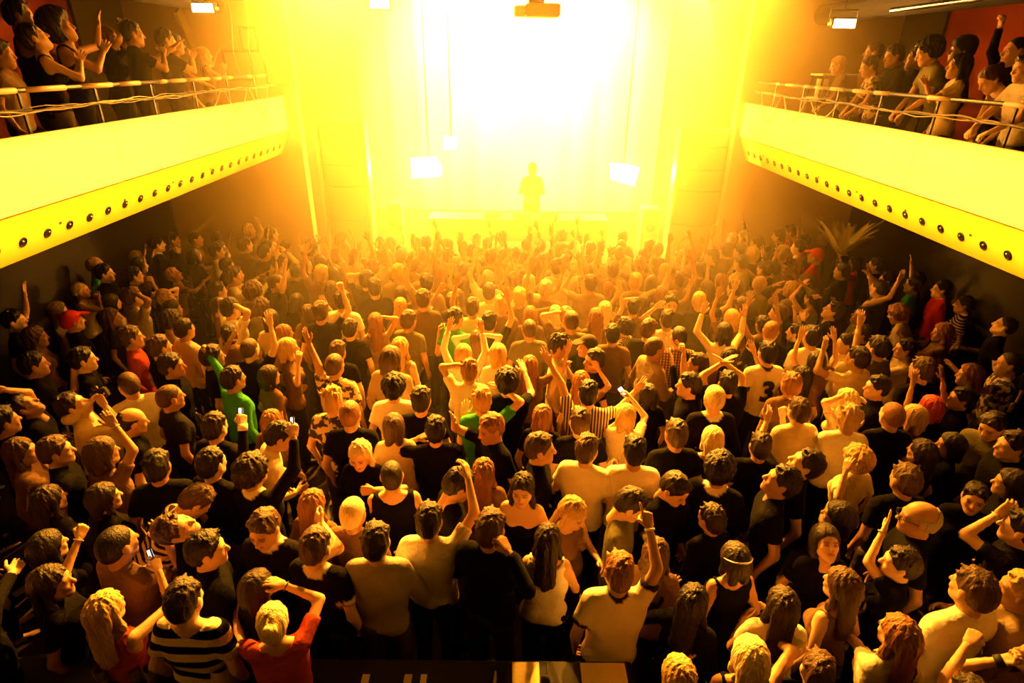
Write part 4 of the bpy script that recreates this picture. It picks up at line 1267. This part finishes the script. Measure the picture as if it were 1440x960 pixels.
# people that the crowd needs between the annotated ones: rows close to the stage, gaps on the floor and the dark under the balconies
def body_of(p):
    b = Body(p['sex'], p.get('lean', 0), p.get('sd', 0), 0, p.get('hyaw', 0), p.get('hp', 0), p.get('hr', 0), p.get('stance', 0))
    return b
def place(p):
    b = body_of(p); k = p['H'] / 1.75; p['k'] = k
    hc = Vector(b.headc) * k
    P = at_z(p['px'], p['py'], hc.z + p.get('z0', 0)) if 'xpl' not in p else at_x(p['px'], p['py'], p['xpl'])
    if 'xpl' in p:
        p['H'] = min(1.92, max(1.5, (P.z - ZF + .115) / (b.headc[2] + .115) * 1.75)); k = p['k'] = p['H'] / 1.75; hc = Vector(b.headc) * k
    off = Matrix.Rotation(R(p['yaw']), 3, 'Z') @ Vector((hc.x, hc.y, 0))
    p['pos'] = [P.x - off.x, P.y - off.y]
for p in people: place(p)
# push apart any two who stand in each other
def relax(ps, n=80, dmin=.40, cap=.17):
    org = [tuple(p['pos']) for p in ps]
    for _ in range(n):
        for i in range(len(ps)):
            for j in range(i):
                a, b = ps[i]['pos'], ps[j]['pos']; dx, dy = a[0] - b[0], a[1] - b[1]; d = math.hypot(dx, dy)
                if d < dmin:
                    if d < 1e-4: dx, dy, d = .01, .01, .014
                    w = (dmin - d) / d * .25
                    for q, s_ in ((ps[i], 1), (ps[j], -1)):
                        q['pos'][0] += s_ * dx * w; q['pos'][1] += s_ * dy * w
        for q, o in zip(ps, org):
            dx, dy = q['pos'][0] - o[0], q['pos'][1] - o[1]; d = math.hypot(dx, dy)
            c_ = cap * (1 + .12 * max(0, o[1] - 4))
            if d > c_: q['pos'][0] = o[0] + dx * c_ / d; q['pos'][1] = o[1] + dy * c_ / d
relax(people)
COLS = [(-3.33, 11.15), (3.32, 11.15)]
def clear(p):
    x, y = p['pos']
    if abs(x) > 3.7 and y > 11.2: f = 11.2 / y; x, y = x * f, y * f
    if y > 11.15 and abs(x) <= 3.7: y = 11.15
    x = max(-6.38, min(6.48, x))
    for cx_, cy_ in COLS:
        dx, dy = x - cx_, y - cy_; d = math.hypot(dx, dy)
        if d < .95: y = cy_ - max(.62, math.sqrt(max(.0, .9 - dx * dx)))
    p['pos'] = [x, y]
for p in people: clear(p)
# fill the floor
fill = []
def free(x, y, dmin):
    return all((x - q['pos'][0]) ** 2 + (y - q['pos'][1]) ** 2 > dmin * dmin for q in people + fill)
for _ in range(9000):
    x = rng.uniform(-6.3, 6.4); y = rng.uniform(2.2, 10.9)
    if y < 2.75 and x < 1.0: continue
    lim = .43
    if y < 4.5: lim = .52
    elif y < 6.5: lim = .47
    if abs(x) > 4.6: lim = .60
    if y > 10.4 and abs(x) > 3.0: continue
    if y > 9.6: lim = .41
    if (x - base.x) ** 2 + (y - base.y) ** 2 < .16: continue
    if free(x, y, lim): 
        fm = rng.random() < .4; near = y > 7.5
        arms = rng.choice(['dd'] * 5 + ['du', 'ud', 'uu', 'da', 'ad', 'dv', 'cc', 'CC']) if near else 'dd'
        if y > 9.2: arms = rng.choice(['dd', 'dd', 'ud', 'du', 'uu', 'va', 'av', 'vv', 'CC', 'pu'])
        fill.append(dict(pos=[x, y], sex='f' if fm else 'm', hair=(rng.choice('lowp') if fm else rng.choice('ssskcz')) + rng.choice('kkddnng'),
                         shirt=rng.choice('kkkkddnno' if not near else 'knnbbcwo') + rng.choice('SSL'), L=arms[0], R=arms[1],
                         yaw=(-50 if x < -3.4 else 50 if x > 3.4 else -x * 6) + rng.uniform(-25, 25), label=None, hero=False,
                         H=rng.uniform(1.56, 1.68) if fm else rng.uniform(1.64, 1.80), filler=True))
for p in fill: p['k'] = p['H'] / 1.75; clear(p)
# balcony guests
BALC = '''
27 20 m sk kN c c -60 xpl=-5.0 | person in black vest with hands clapped before the face on the balcony
47 53 f sd kN c c -50 hp=25 xpl=-4.55 | person in black top with red bracelet, head thrown back on the balcony
84 38 m ad kN a c -70 hp=18 xpl=-4.6 | person in black vest under bushy hair, clapping on the balcony
152 54 f lg kS C C -75 xpl=-4.85 | person in black with coppery hair clapping high overhead on the balcony
186 47 m sk kS f c -50 xpl=-4.55 | person in black shirt with open collar, clapping arms low on the balcony
233 56 m sd dS c c -50 xpl=-4.6 | person in charcoal beside the open collar, clapping at the face on the balcony
246 62 m sk nS F F -65 xpl=-4.75 | person in brown with hands hanging over the taped rail
287 78 f zy bN a c -55 xpl=-4.55 | bare-shouldered person in tan, the clapping guest closest to the stage
2 78 m sk bS d d -70 xpl=-4.6 | person in tan trousers and tee cut by the end of the clapping row
1178 93 f sy bL F F 75 lean=18 xpl=4.75 | hazy person in tan leaning on the rail next to the stage
1222 94 f sn yS F F 80 lean=18 xpl=4.65 | person in patterned shirt leaning over the rail
1228 74 m sn nS d d 70 xpl=5.1 | person in brown standing behind the patterned shirt on the balcony
1257 79 m sd dL F d 85 lean=10 xpl=4.85 | person in charcoal jacket beside the patterned shirt
1287 84 m sn kS d d 70 xpl=5.15 | person in black between jacket and green tee at the balcony back
1305 72 m ck oS F F 75 lean=22 xpl=4.65 | person in dark green tee with both hands on the rail
1352 70 m Bk kL d d 75 xpl=5.0 | person in black knitted cap on the balcony
1348 94 f lk cS c d 70 xpl=4.7 dress=1 | person in cream dress with long hair on the balcony
1392 112 f nn nN F F 85 lean=40 xpl=4.65 | bare-armed person in brown bowed low over the rail
1428 72 m zk kL d U 80 xpl=5.0 | person in black with a fist up against the red wall
1442 96 m sd wS F F 85 lean=12 xpl=4.6 | person in white at the end of the leaning row
'''
balc = []
for l in BALC.strip().splitlines():
    p = parse(l); p['hero'] = True; p['balc'] = True; p['H'] = 1.75; p['z0'] = ZF; place(p); balc.append(p)
# two on the stage behind the table
dj = []
for (px, py, sh, lab) in ((748, 266, 'wS', 'person in white standing behind the long stage table'),):
    p = dict(sex='m', hair='sn', shirt=sh, L='b', R='b', yaw=178, label=lab, hero=False, H=1.74, z0=.9); b = body_of(p); p['k'] = p['H'] / 1.75
    q = at_y(px, py, 13.05 if sh == 'wS' else 13.35); p['pos'] = [q.x, q.y]; dj.append(p)

# how large each one shows: the 300 largest are individuals, the rest one mass
def dist(p): return math.hypot(p['pos'][0], math.hypot(p['pos'][1], CAMZ - 1.6))
def in_view(p, mx=45, my=50):
    v = Vector((p['pos'][0], p['pos'][1], 1.6)) - CAM; d = v.dot(CF)
    if d < .5: return False
    x = 720 + F_PX * v.dot(CR) / d; y = 480 - F_PX * v.dot(CU) / d
    return -mx < x < 1440 + mx and 200 < y < 960 + my
fill = [p for p in fill if in_view(p, 330, 160)]
under = lambda p: abs(p['pos'][0] - .08) > 4.9
fill.sort(key=lambda p: dist(p) + (3 if under(p) else 0) + (0 if in_view(p, 15, 20) else 20))
room = max(0, 298 - len(people) - len(balc) - len(dj))
mass = fill[room:]; fill = fill[:room]
print('people: annotated', len(people), 'fill', len(fill), 'mass', len(mass), 'balcony', len(balc))

CL = dict(k='black', w='white', c='cream', g='pale grey', d='charcoal', n='brown', r='red', R='red-orange', o='olive', e='green', b='tan', s='striped', q='thin-striped', p='pinstriped', h='checked', y='patterned', t='ringer', j='jersey', v='white-collared black')
MARKS = [('the number jersey', 1083, 497), ('the pointing ringer tee', 870, 803), ('the palm', 1190, 360), ('the camera holder', 102, 570), ('the black-clad red cap', 98, 452), ('the red-clad red cap', 1147, 360),
         ('the spread arms in pinstripes', 828, 553), ('the green jacket', 333, 530), ('the white-shirted arm', 783, 376), ('the checked shirt', 955, 473), ('the broad olive pullover', 806, 453), ('the tan top with hands on head', 671, 478),
         ('the V of pale sleeves', 1018, 467), ('the patterned tee', 471, 513), ('the faded green tee', 640, 447), ('the white tee near the column', 481, 422), ('the thin-striped top', 1365, 428),
         ('the bright white tee', 697, 498), ('the coppery curls', 1271, 445), ('the red-orange collared shirt', 185, 474), ('the bare-shouldered reacher', 1236, 405), ('the suit with the phone', 346, 660), ('the fair person with glasses', 389, 492),
         ('the clapping side column', 480, 330), ('the leaning side column', 995, 335), ('the strapless dress', 737, 685), ('the wide-striped top', 283, 832), ('the broad white tee', 1352, 803), ('the red hair', 1312, 572), ('the dark green tee', 1396, 600)]
MK = [(n, at_z(x, y, 1.6)) for n, x, y in MARKS]
USED = set()
def auto_label(p):
    sl = {'S': 'tee', 'L': 'long sleeves', 'N': 'sleeveless top', 'X': 'dress'}[p['shirt'][1]]
    codes = [c for c in (p['L'], p['R']) if c in ARM_TXT]
    if p['L'] == p['R'] and p['L'] in 'uv': pose = 'both arms raised' if p['L'] == 'u' else 'both arms thrown out'
    elif p['L'] == p['R'] == 'h': pose = 'both hands on the head'
    elif codes: pose = ARM_TXT[codes[0]]
    else: pose = 'back turned' if abs(p['yaw']) > 130 else 'arms down'
    n, q = min(MK, key=lambda t: (t[1].x - p['pos'][0]) ** 2 + (t[1].y - p['pos'][1]) ** 2)
    dy = p['pos'][1] - q.y; dx = p['pos'][0] - q.x
    rel = 'beside' if abs(dx) > abs(dy) else ('stageward of' if dy > 0 else 'behind')
    o2 = sorted(MK, key=lambda t: (t[1].x - p['pos'][0]) ** 2 + (t[1].y - p['pos'][1]) ** 2)
    tries = ['person in %s %s, %s, %s %s' % (CL[p['shirt'][0]], sl, pose, rel, n)]
    for k in (1, 2, 3): tries.append('%s %s wearer, %s, between %s and %s' % (CL[p['shirt'][0]], sl.split()[-1].rstrip('s'), pose, n, o2[k][0]))
    for k in (1, 2, 3): tries.append('%s %s wearer between %s and %s' % (CL[p['shirt'][0]], sl.split()[-1].rstrip('s'), n, o2[k][0]))
    for t in tries:
        if len(t.split()) <= 16 and t not in USED: USED.add(t); return t
    t = [t for t in tries if len(t.split()) <= 16]
    return t[0] if t else 'person in %s %s, %s' % (CL[p['shirt'][0]], sl, rel + ' ' + n)

# ------------------------------------------------------------------ build them
CACHE = {}
def world_arm(b, q, p, spec):
    hx, hy, ex, ey, pose = spec[1:].split(','); hx, hy, ex, ey = map(float, (hx, hy, ex, ey))
    if pose == 'u': pose = 'open'
    k = p['k']; M = Matrix.Translation((p['pos'][0], p['pos'][1], p.get('z0', 0))) @ Matrix.Rotation(R(p['yaw']), 4, 'Z') @ Matrix.Scale(k, 4)
    S = M @ Vector(b.sh[q]); fwd = Matrix.Rotation(R(p['yaw']), 3, 'Z') @ Vector((0, 1, 0))
    def hits(c, r_, d):
        v = c - CAM; t = v.dot(d); m2 = (v - d * t).length
        if m2 >= r_: return [(CAM + d * t, m2 - r_)]
        w_ = math.sqrt(r_ * r_ - m2 * m2); return [(CAM + d * (t - w_), 0), (CAM + d * (t + w_), 0)]
    best = None
    for E, e1 in hits(S, L1 * k, ray(ex, ey)):
        E = S + (E - S).normalized() * L1 * k
        for W, e2 in hits(E, L2 * k, ray(hx, hy)):
            W = E + (W - E).normalized() * L2 * k
            sc_ = e1 * 4 + e2 * 4 - .25 * (W - S).dot(fwd) - .15 * (E - S).dot(fwd)
            hc = M @ Vector(b.headc)
            sc_ += .5 * max(0, .13 - (W - hc).length) * 8
            if best is None or sc_ < best[0]: best = (sc_, E, W)
    Mi = M.inverted(); E = np.array(Mi @ best[1]); W = np.array(Mi @ best[2])
    palm = np.array((-.3 * q, 1.0, 0.1)) if pose in ('open', 'point') else np.array((-q * .8, .3, -.3))
    b.arms[q] = (E, W, pose, palm)
skins = [skin_mat('skin_%d' % i, c) for i, c in enumerate(SKINS)]
M_jean = [mat('trousers_black', (.006, .006, .006), .9, spec=.1), mat('trousers_denim', (.018, .02, .035), .85, spec=.1, noise=(40, .3)), mat('trousers_brown', (.07, .05, .03), .85)]
HELD = []
def build_person(p, lod, idx):
    hero = lod == 'hero' and not p.get('filler')
    custom = p['L'][0] == '@' or p['R'][0] == '@'
    sl = p['shirt'][1]; sleeve = 'N' if sl == 'X' else sl
    nk = {'w': 'wide', 't': 'tank', 'v': 'vee'}.get(p['shirt'][2:3], 'crew')
    if sl == 'X': nk = 'strapless'
    elif sl == 'N' and nk == 'crew': nk = 'tank'
    key = (lod, p['sex'], p['L'], p['R'], sleeve, nk, p.get('lean', 0), p.get('hp', 0), p.get('hr', 0), p.get('dress', 0), p.get('hyaw', 0), p['shirt'][0] == 'v')
    if custom or key not in CACHE:
        b = body_of(p)
        for q, c in ((-1, p['L']), (1, p['R'])):
            if c[0] == '@': world_arm(b, q, p, c)
            else: b.preset(q, c)
        ms = b.build(lod, sleeve, nk, idx, bool(p.get('dress', 0) or sl == 'X'), p['shirt'][0] == 'v')
        if not custom: CACHE[key] = (b, ms)
    else: b, ms = CACHE[key]
    body, shirt, trs = ms
    o = obj('person', body, skins[(idx * 7) % 4 if idx % 9 else 3])
    o.location = (p['pos'][0], p['pos'][1], p.get('z0', 0)); o.rotation_euler = (0, 0, R(p['yaw'])); o.scale = (p['k'],) * 3
    obj('shirt' if not (p.get('dress') or sl == 'X') else 'dress', shirt, cloth_mat(p['shirt'][0]), o)
    obj('trousers', trs, M_jean[idx % 3], o)
    st_, hc = p['hair'][0], p['hair'][1]
    hname = 'cap' if st_ in 'CB' else 'hair'
    h = obj(hname, hair_mesh(st_), hair_mat('hair_' + hc, HAIRC[hc]) if st_ not in 'CB' else mat('cap_' + hc, HAIRC[hc], .8), o)
    h.matrix_local = b.hm
    if p['sex'] == 'f': h.matrix_local = b.hm @ Matrix.Scale(.97, 4)
    if st_ == 'C':
        h2 = obj('hair', hair_mesh('z'), hair_mat('hair_d', HAIRC['d']), o); h2.matrix_local = b.hm
    h['label'] = ('%s %s' % (HCOL[hc], HSTY[st_])) + (' hair' if hname == 'hair' else '')
    tag(o, p['label'] or auto_label(p), 'person')
    p['o'] = o; p['b'] = b
    return o
groups = {}
every = people + fill + balc + dj
for i, p in enumerate(every):
    o = build_person(p, 'hero' if p.get('hero') else 'pool', i)
    groups.setdefault(o['label'], []).append(o)
for lb, os_ in groups.items():
    for o in os_:
        if len(os_) > 1: o['group'] = lb.replace('person in', 'people in', 1)[:80]
for p in balc: p['o']['group'] = 'guests on the balconies'
print('built', time.time() - T0)
# the mass: everybody else, far back and in the dark, as one object
if mass:
    lib = []
    for sx in 'mf':
        for arms in ('dd', 'du', 'uu', 'vv', 'cc'):
            b = Body(sx); b.preset(-1, arms[0]); b.preset(1, arms[1]); ms = b.build('low', 'S', 'crew', 3)
            hm = make_hair('s' if sx == 'm' else 'o', .02)
            parts = []
            for mi, me in enumerate((ms[0], ms[1], ms[2], hm)):
                v = np.empty(len(me.vertices) * 3, np.float32); me.vertices.foreach_get('co', v); v = v.reshape(-1, 3)
                if mi == 3: Mh = np.array(b.hm); v = v @ Mh[:3, :3].T + Mh[:3, 3]
                q = np.empty(len(me.loops), np.int32); me.loops.foreach_get('vertex_index', q); parts.append((v, q.reshape(-1, 4), mi))
            for me in ms: bpy.data.meshes.remove(me)
            bpy.data.meshes.remove(hm)
            lib.append((sx, arms, parts))
    Vs, Qs, Ms, off = [], [], [], 0
    for i, p in enumerate(mass):
        c = [l for l in lib if l[0] == p['sex']]
        pick = next((l for l in c if sorted(l[1]) == sorted(p['L'] + p['R'])), c[0])
        a = R(p['yaw']); Rz = np.array(((math.cos(a), -math.sin(a), 0), (math.sin(a), math.cos(a), 0), (0, 0, 1)))
        sm = rng.choice((1, 1, 4, 5)); hmi = rng.choice((3, 3, 6))
        for v, q, mi in pick[2]:
            Vs.append((v * p['k']) @ Rz.T + (p['pos'][0], p['pos'][1], 0)); Qs.append(q + off); off += len(v)
            Ms.append(np.full(len(q), {0: 0, 1: sm, 2: 2, 3: hmi}[mi], np.int32))
    me = mesh_np('crowd', np.concatenate(Vs), np.concatenate(Qs))
    at = me.attributes.new('feat', 'FLOAT_COLOR', 'POINT'); at.data.foreach_set('color', np.ones(off * 4, np.float32))
    for m_ in (skins[0], cloth_mat('k'), M_jean[0], hair_mat('hair_d', HAIRC['d']), cloth_mat('n'), cloth_mat('c'), hair_mat('hair_n', HAIRC['n'])): me.materials.append(m_)
    me.polygons.foreach_set('material_index', np.concatenate(Ms))
    o = bpy.data.objects.new('crowd', me); COL.objects.link(o)
    tag(o, 'packed crowd farther back and in the dark under the balconies', 'crowd', kind='stuff')

# ------------------------------------------------------------------ things worn and held
def find(sub): return next(p for p in every if p['label'] and sub in p['label'])
def part_at(p, q, name, mb, m_, off=(0, 0, 0), local=True, smooth=True):
    """a part parented to the person, placed in the frame of the wrist"""
    pos, rot, W = p['b'].hands[q]
    M = Matrix.Translation(Vector(W)) @ Matrix([list(r_) for r_ in rot]).to_4x4()
    o = mb.build(name, m_, p['o'], smooth); o.matrix_local = M @ Matrix.Translation(off); return o
def ring(r_, t=.006, n=20):
    mb = MB(); pts = [(r_ * math.cos(2 * math.pi * i / n), r_ * math.sin(2 * math.pi * i / n), 0) for i in range(n + 1)]
    return mb.tube(pts, t, 6, False)
def band(p, q, name, col, w_=.008, rough=.4, r_=.034):
    return part_at(p, q, name, MB().lathe([(r_ - .002, -w_), (r_, -w_), (r_, w_), (r_ - .002, w_)], 18), mat('band_' + name + str(col), col, rough), (0, 0, -.015))
band(find('finger pointing straight'), 1, 'wristband', (.85, .85, .8))
band(find('open hand with a wristband'), -1, 'wristband', (.3, .25, .2), .005)
band(find('green wristband'), -1, 'wristband', (.1, .8, .3), .008)
band(find('bare forearm raised by'), -1, 'bracelet', (.7, .65, .6), .004)
band(find('red bracelet'), -1, 'bracelet', (.7, .05, .04), .012)
band(find('arm with a bracelet'), 1, 'bracelet', (.5, .45, .4), .004)
band(find('fist and bracelet'), -1, 'bracelet', (.7, .65, .6), .004)
band(find('black cuff outstretched'), 1, 'cuff', (.012, .012, .012), .022, .7, .037)
band(find('white cuff shows'), 1, 'cuff', (.85, .82, .75), .03, .8, .041)
band(find('elbow cocked'), 1, 'bracelet', (.05, .04, .04), .004)
band(find('bowl cut'), 1, 'bracelet', (.7, .65, .6), .004)
# glasses
gp = find('bare crown and glasses'); 
gm = MB(); 
for q in (-1, 1):
    gm.tube([(q * .033 + .022 * math.cos(a_ * .5236), .112, .110 + .018 * math.sin(a_ * .5236)) for a_ in range(13)], .0022, 5, False)
    gm.tube([(q * .056, .110, .114), (q * .080, .03, .115), (q * .082, -.01, .108)], .0025, 5)
gm.tube([(-.011, .113, .112), (.011, .113, .112)], .0022, 5)
g_ = gm.build('glasses', M_steel, gp['o'], True); g_.matrix_local = gp['b'].hm
# headband
hb = find('glinting headband'); hbm = MB().tube([(.090 * math.cos(a_), -.014 + .112 * math.sin(a_), .150 - .05 * math.sin(a_)) for a_ in [2 * math.pi * i / 24 for i in range(25)]], .006, 6, False)
o = hbm.build('headband', M_chrome, hb['o'], True); o.matrix_local = hb['b'].hm
# bag strap
bs = find('bag strap'); sm_ = MB().tube([(.13, -.03, 1.475), (.10, -.105, 1.40), (.0, -.142, 1.25), (-.10, -.135, 1.10), (-.16, -.06, .98)], .012, 6)
o = sm_.build('bag_strap', M_black, bs['o'], True)
# number 3 on the jersey
jp = find('number 3'); cu = bpy.data.curves.new('number', 'FONT'); cu.body = '3'; cu.size = .34; cu.extrude = .001; cu.align_x = 'CENTER'; cu.offset = .012; cu.resolution_u = 4
to = bpy.data.objects.new('number', cu); COL.objects.link(to)
dg = bpy.context.evaluated_depsgraph_get(); me = bpy.data.meshes.new_from_object(to.evaluated_get(dg)); bpy.data.objects.remove(to)
from mathutils.bvhtree import BVHTree
import bmesh
bm = bmesh.new(); bm.from_mesh(me); bmesh.ops.triangulate(bm, faces=bm.faces)
bmesh.ops.subdivide_edges(bm, edges=[e_ for e_ in bm.edges if e_.calc_length() > .03], cuts=2)
sh_me = jp['o'].children[0].data; tree = BVHTree.FromPolygons([v.co[:] for v in sh_me.vertices], [list(q.vertices) for q in sh_me.polygons])
for v in bm.verts:
    x, z = v.co.x + .02, v.co.y + 1.12
    hit = tree.ray_cast(Vector((x, -1, z)), Vector((0, 1, 0)))
    v.co = (x, (hit[0].y if hit[0] else -.12) - .005, z)
bm.to_mesh(me); bm.free(); me.materials.clear()
nu = obj('number', me, mat('number_black', (.015, .014, .014), .8), jp['o']); nu['label'] = 'black number 3'
# phones, camera, cups
def held(p, q, name, mb_parts, label, cat, off=(0, .03, .075), group=None, spin=0):
    pos, rot, W = p['b'].hands[q]
    M = p['o'].matrix_basis @ Matrix.Translation(Vector(W)) @ Matrix([list(r_) for r_ in rot]).to_4x4() @ Matrix.Translation(off)
    e = empty(name); e.matrix_world = M @ Matrix.Rotation(spin, 4, 'Z'); tag(e, label, cat, group)
    for nm, mb, m_, sm in mb_parts: mb.build(nm, m_, e, sm)
    return e
M_scr = mat('phone_screen', (.3, .3, .3), .2, emit=(1, .9, .75), estr=1.6)
def phone(p, q, label):
    held(p, q, 'phone', [('body', MB().box((0, 0, .03), (.012, .058, .115), bev=.005), M_black, False), ('screen', MB().box((.0068, 0, .03), (.001, .05, .095)), M_scr, False), ('back_screen', MB().box((-.0068, 0, .03), (.001, .05, .095)), M_scr, False)][:3], label, 'phone')
phone(find('lit phone high'), 1, 'lit phone in the raised hand of the black suit')
phone(find('small bright phone'), 1, 'small bright phone held by the person in cream')
phone(find('fair hair down the back'), 1, 'bright phone lifted beside the red-orange top')
phone(find('white cuff shows'), 1, 'small phone above the white cuff')
cp = find('aiming a camera')
held(cp, 1, 'camera', [('body', MB().box((0, .02, .03), (.14, .07, .10), bev=.012), M_black, False), ('lens', MB().lathe([(.035, 0), (.038, .06), (.033, .08), (.02, .075)], 16, (0, .05, .03), Matrix.Rotation(R(-90), 3, 'X')), M_steel, True), ('flash', MB().box((0, .0, .10), (.05, .04, .04), bev=.008), M_chrome, False)], 'black camera with flash held up over the cream shirt', 'camera')
def cup(p, q, label, m_=None):
    held(p, q, 'drinking_cup', [('cup_wall', MB().lathe([(.026, -.05), (.036, .06), (.034, .06), (.024, -.044)], 14), m_ or M_glass, True), ('drink', MB().lathe([(.024, -.043), (.031, .02)], 14), M_beer, True)], label, 'cup', (0, .045, .07))
cup(find('small glass to the mouth'), 1, 'small glass at the mouth of the broad person in black')
cup(find('lifting a plastic cup'), -1, 'plastic cup lifted by the person in white tee')
cup(find('lifting a can'), -1, 'can lifted by the person in faded green tee', M_chrome)
cup(find('sipping from a bottle'), -1, 'bottle at the lips of the person in pale top', M_beer)

# ------------------------------------------------------------------ haze filling the stage end of the hall
hz = MB().box((0, 0, 0), (13.3, 11.6, 7.3)).build('stage_haze', None)
hz.location = (0, 10.2, 3.75)
mt = bpy.data.materials.new('stage_smoke'); mt.use_nodes = True; nt = mt.node_tree; nt.nodes.clear()
out = nt.nodes.new('ShaderNodeOutputMaterial'); vol = nt.nodes.new('ShaderNodeVolumePrincipled')
vol.inputs['Color'].default_value = (.95, .88, .6, 1); vol.inputs['Anisotropy'].default_value = .5
tc = nt.nodes.new('ShaderNodeTexCoord'); sp = nt.nodes.new('ShaderNodeSeparateXYZ'); nt.links.new(tc.outputs['Object'], sp.inputs[0])
def mp(sock, a, b, c, d, it='SMOOTHSTEP'):
    n = nt.nodes.new('ShaderNodeMapRange'); n.interpolation_type = it
    for i, v in enumerate((a, b, c, d)): n.inputs[i + 1].default_value = v
    nt.links.new(sock, n.inputs[0]); return n.outputs[0]
yy = mp(sp.outputs['Y'], -5.4, 1.4, 0.0, 1.0)
ax = nt.nodes.new('ShaderNodeMath'); ax.operation = 'ABSOLUTE'; nt.links.new(sp.outputs['X'], ax.inputs[0])
xx = mp(ax.outputs[0], 2.6, 4.8, 1.0, 0.06)
nz = nt.nodes.new('ShaderNodeTexNoise'); nz.inputs['Scale'].default_value = .55; nz.inputs['Detail'].default_value = 2; nt.links.new(tc.outputs['Object'], nz.inputs['Vector'])
nn = mp(nz.outputs['Fac'], .3, .7, .6, 1.4)
def mul(a, b):
    n = nt.nodes.new('ShaderNodeMath'); n.operation = 'MULTIPLY'
    for i, v in enumerate((a, b)):
        if isinstance(v, float): n.inputs[i].default_value = v
        else: nt.links.new(v, n.inputs[i])
    return n.outputs[0]
nt.links.new(mul(mul(mul(yy, xx), nn), .15), vol.inputs['Density'])
nt.links.new(vol.outputs[0], out.inputs['Volume'])
hz.data.materials.append(mt)
tag(hz, 'golden smoke haze hanging in front of the stage', 'haze', kind='stuff')
print('script', time.time() - T0, 'tris', sum(sum(len(q.vertices) - 2 for q in m_.polygons) for m_ in bpy.data.meshes if m_.users))
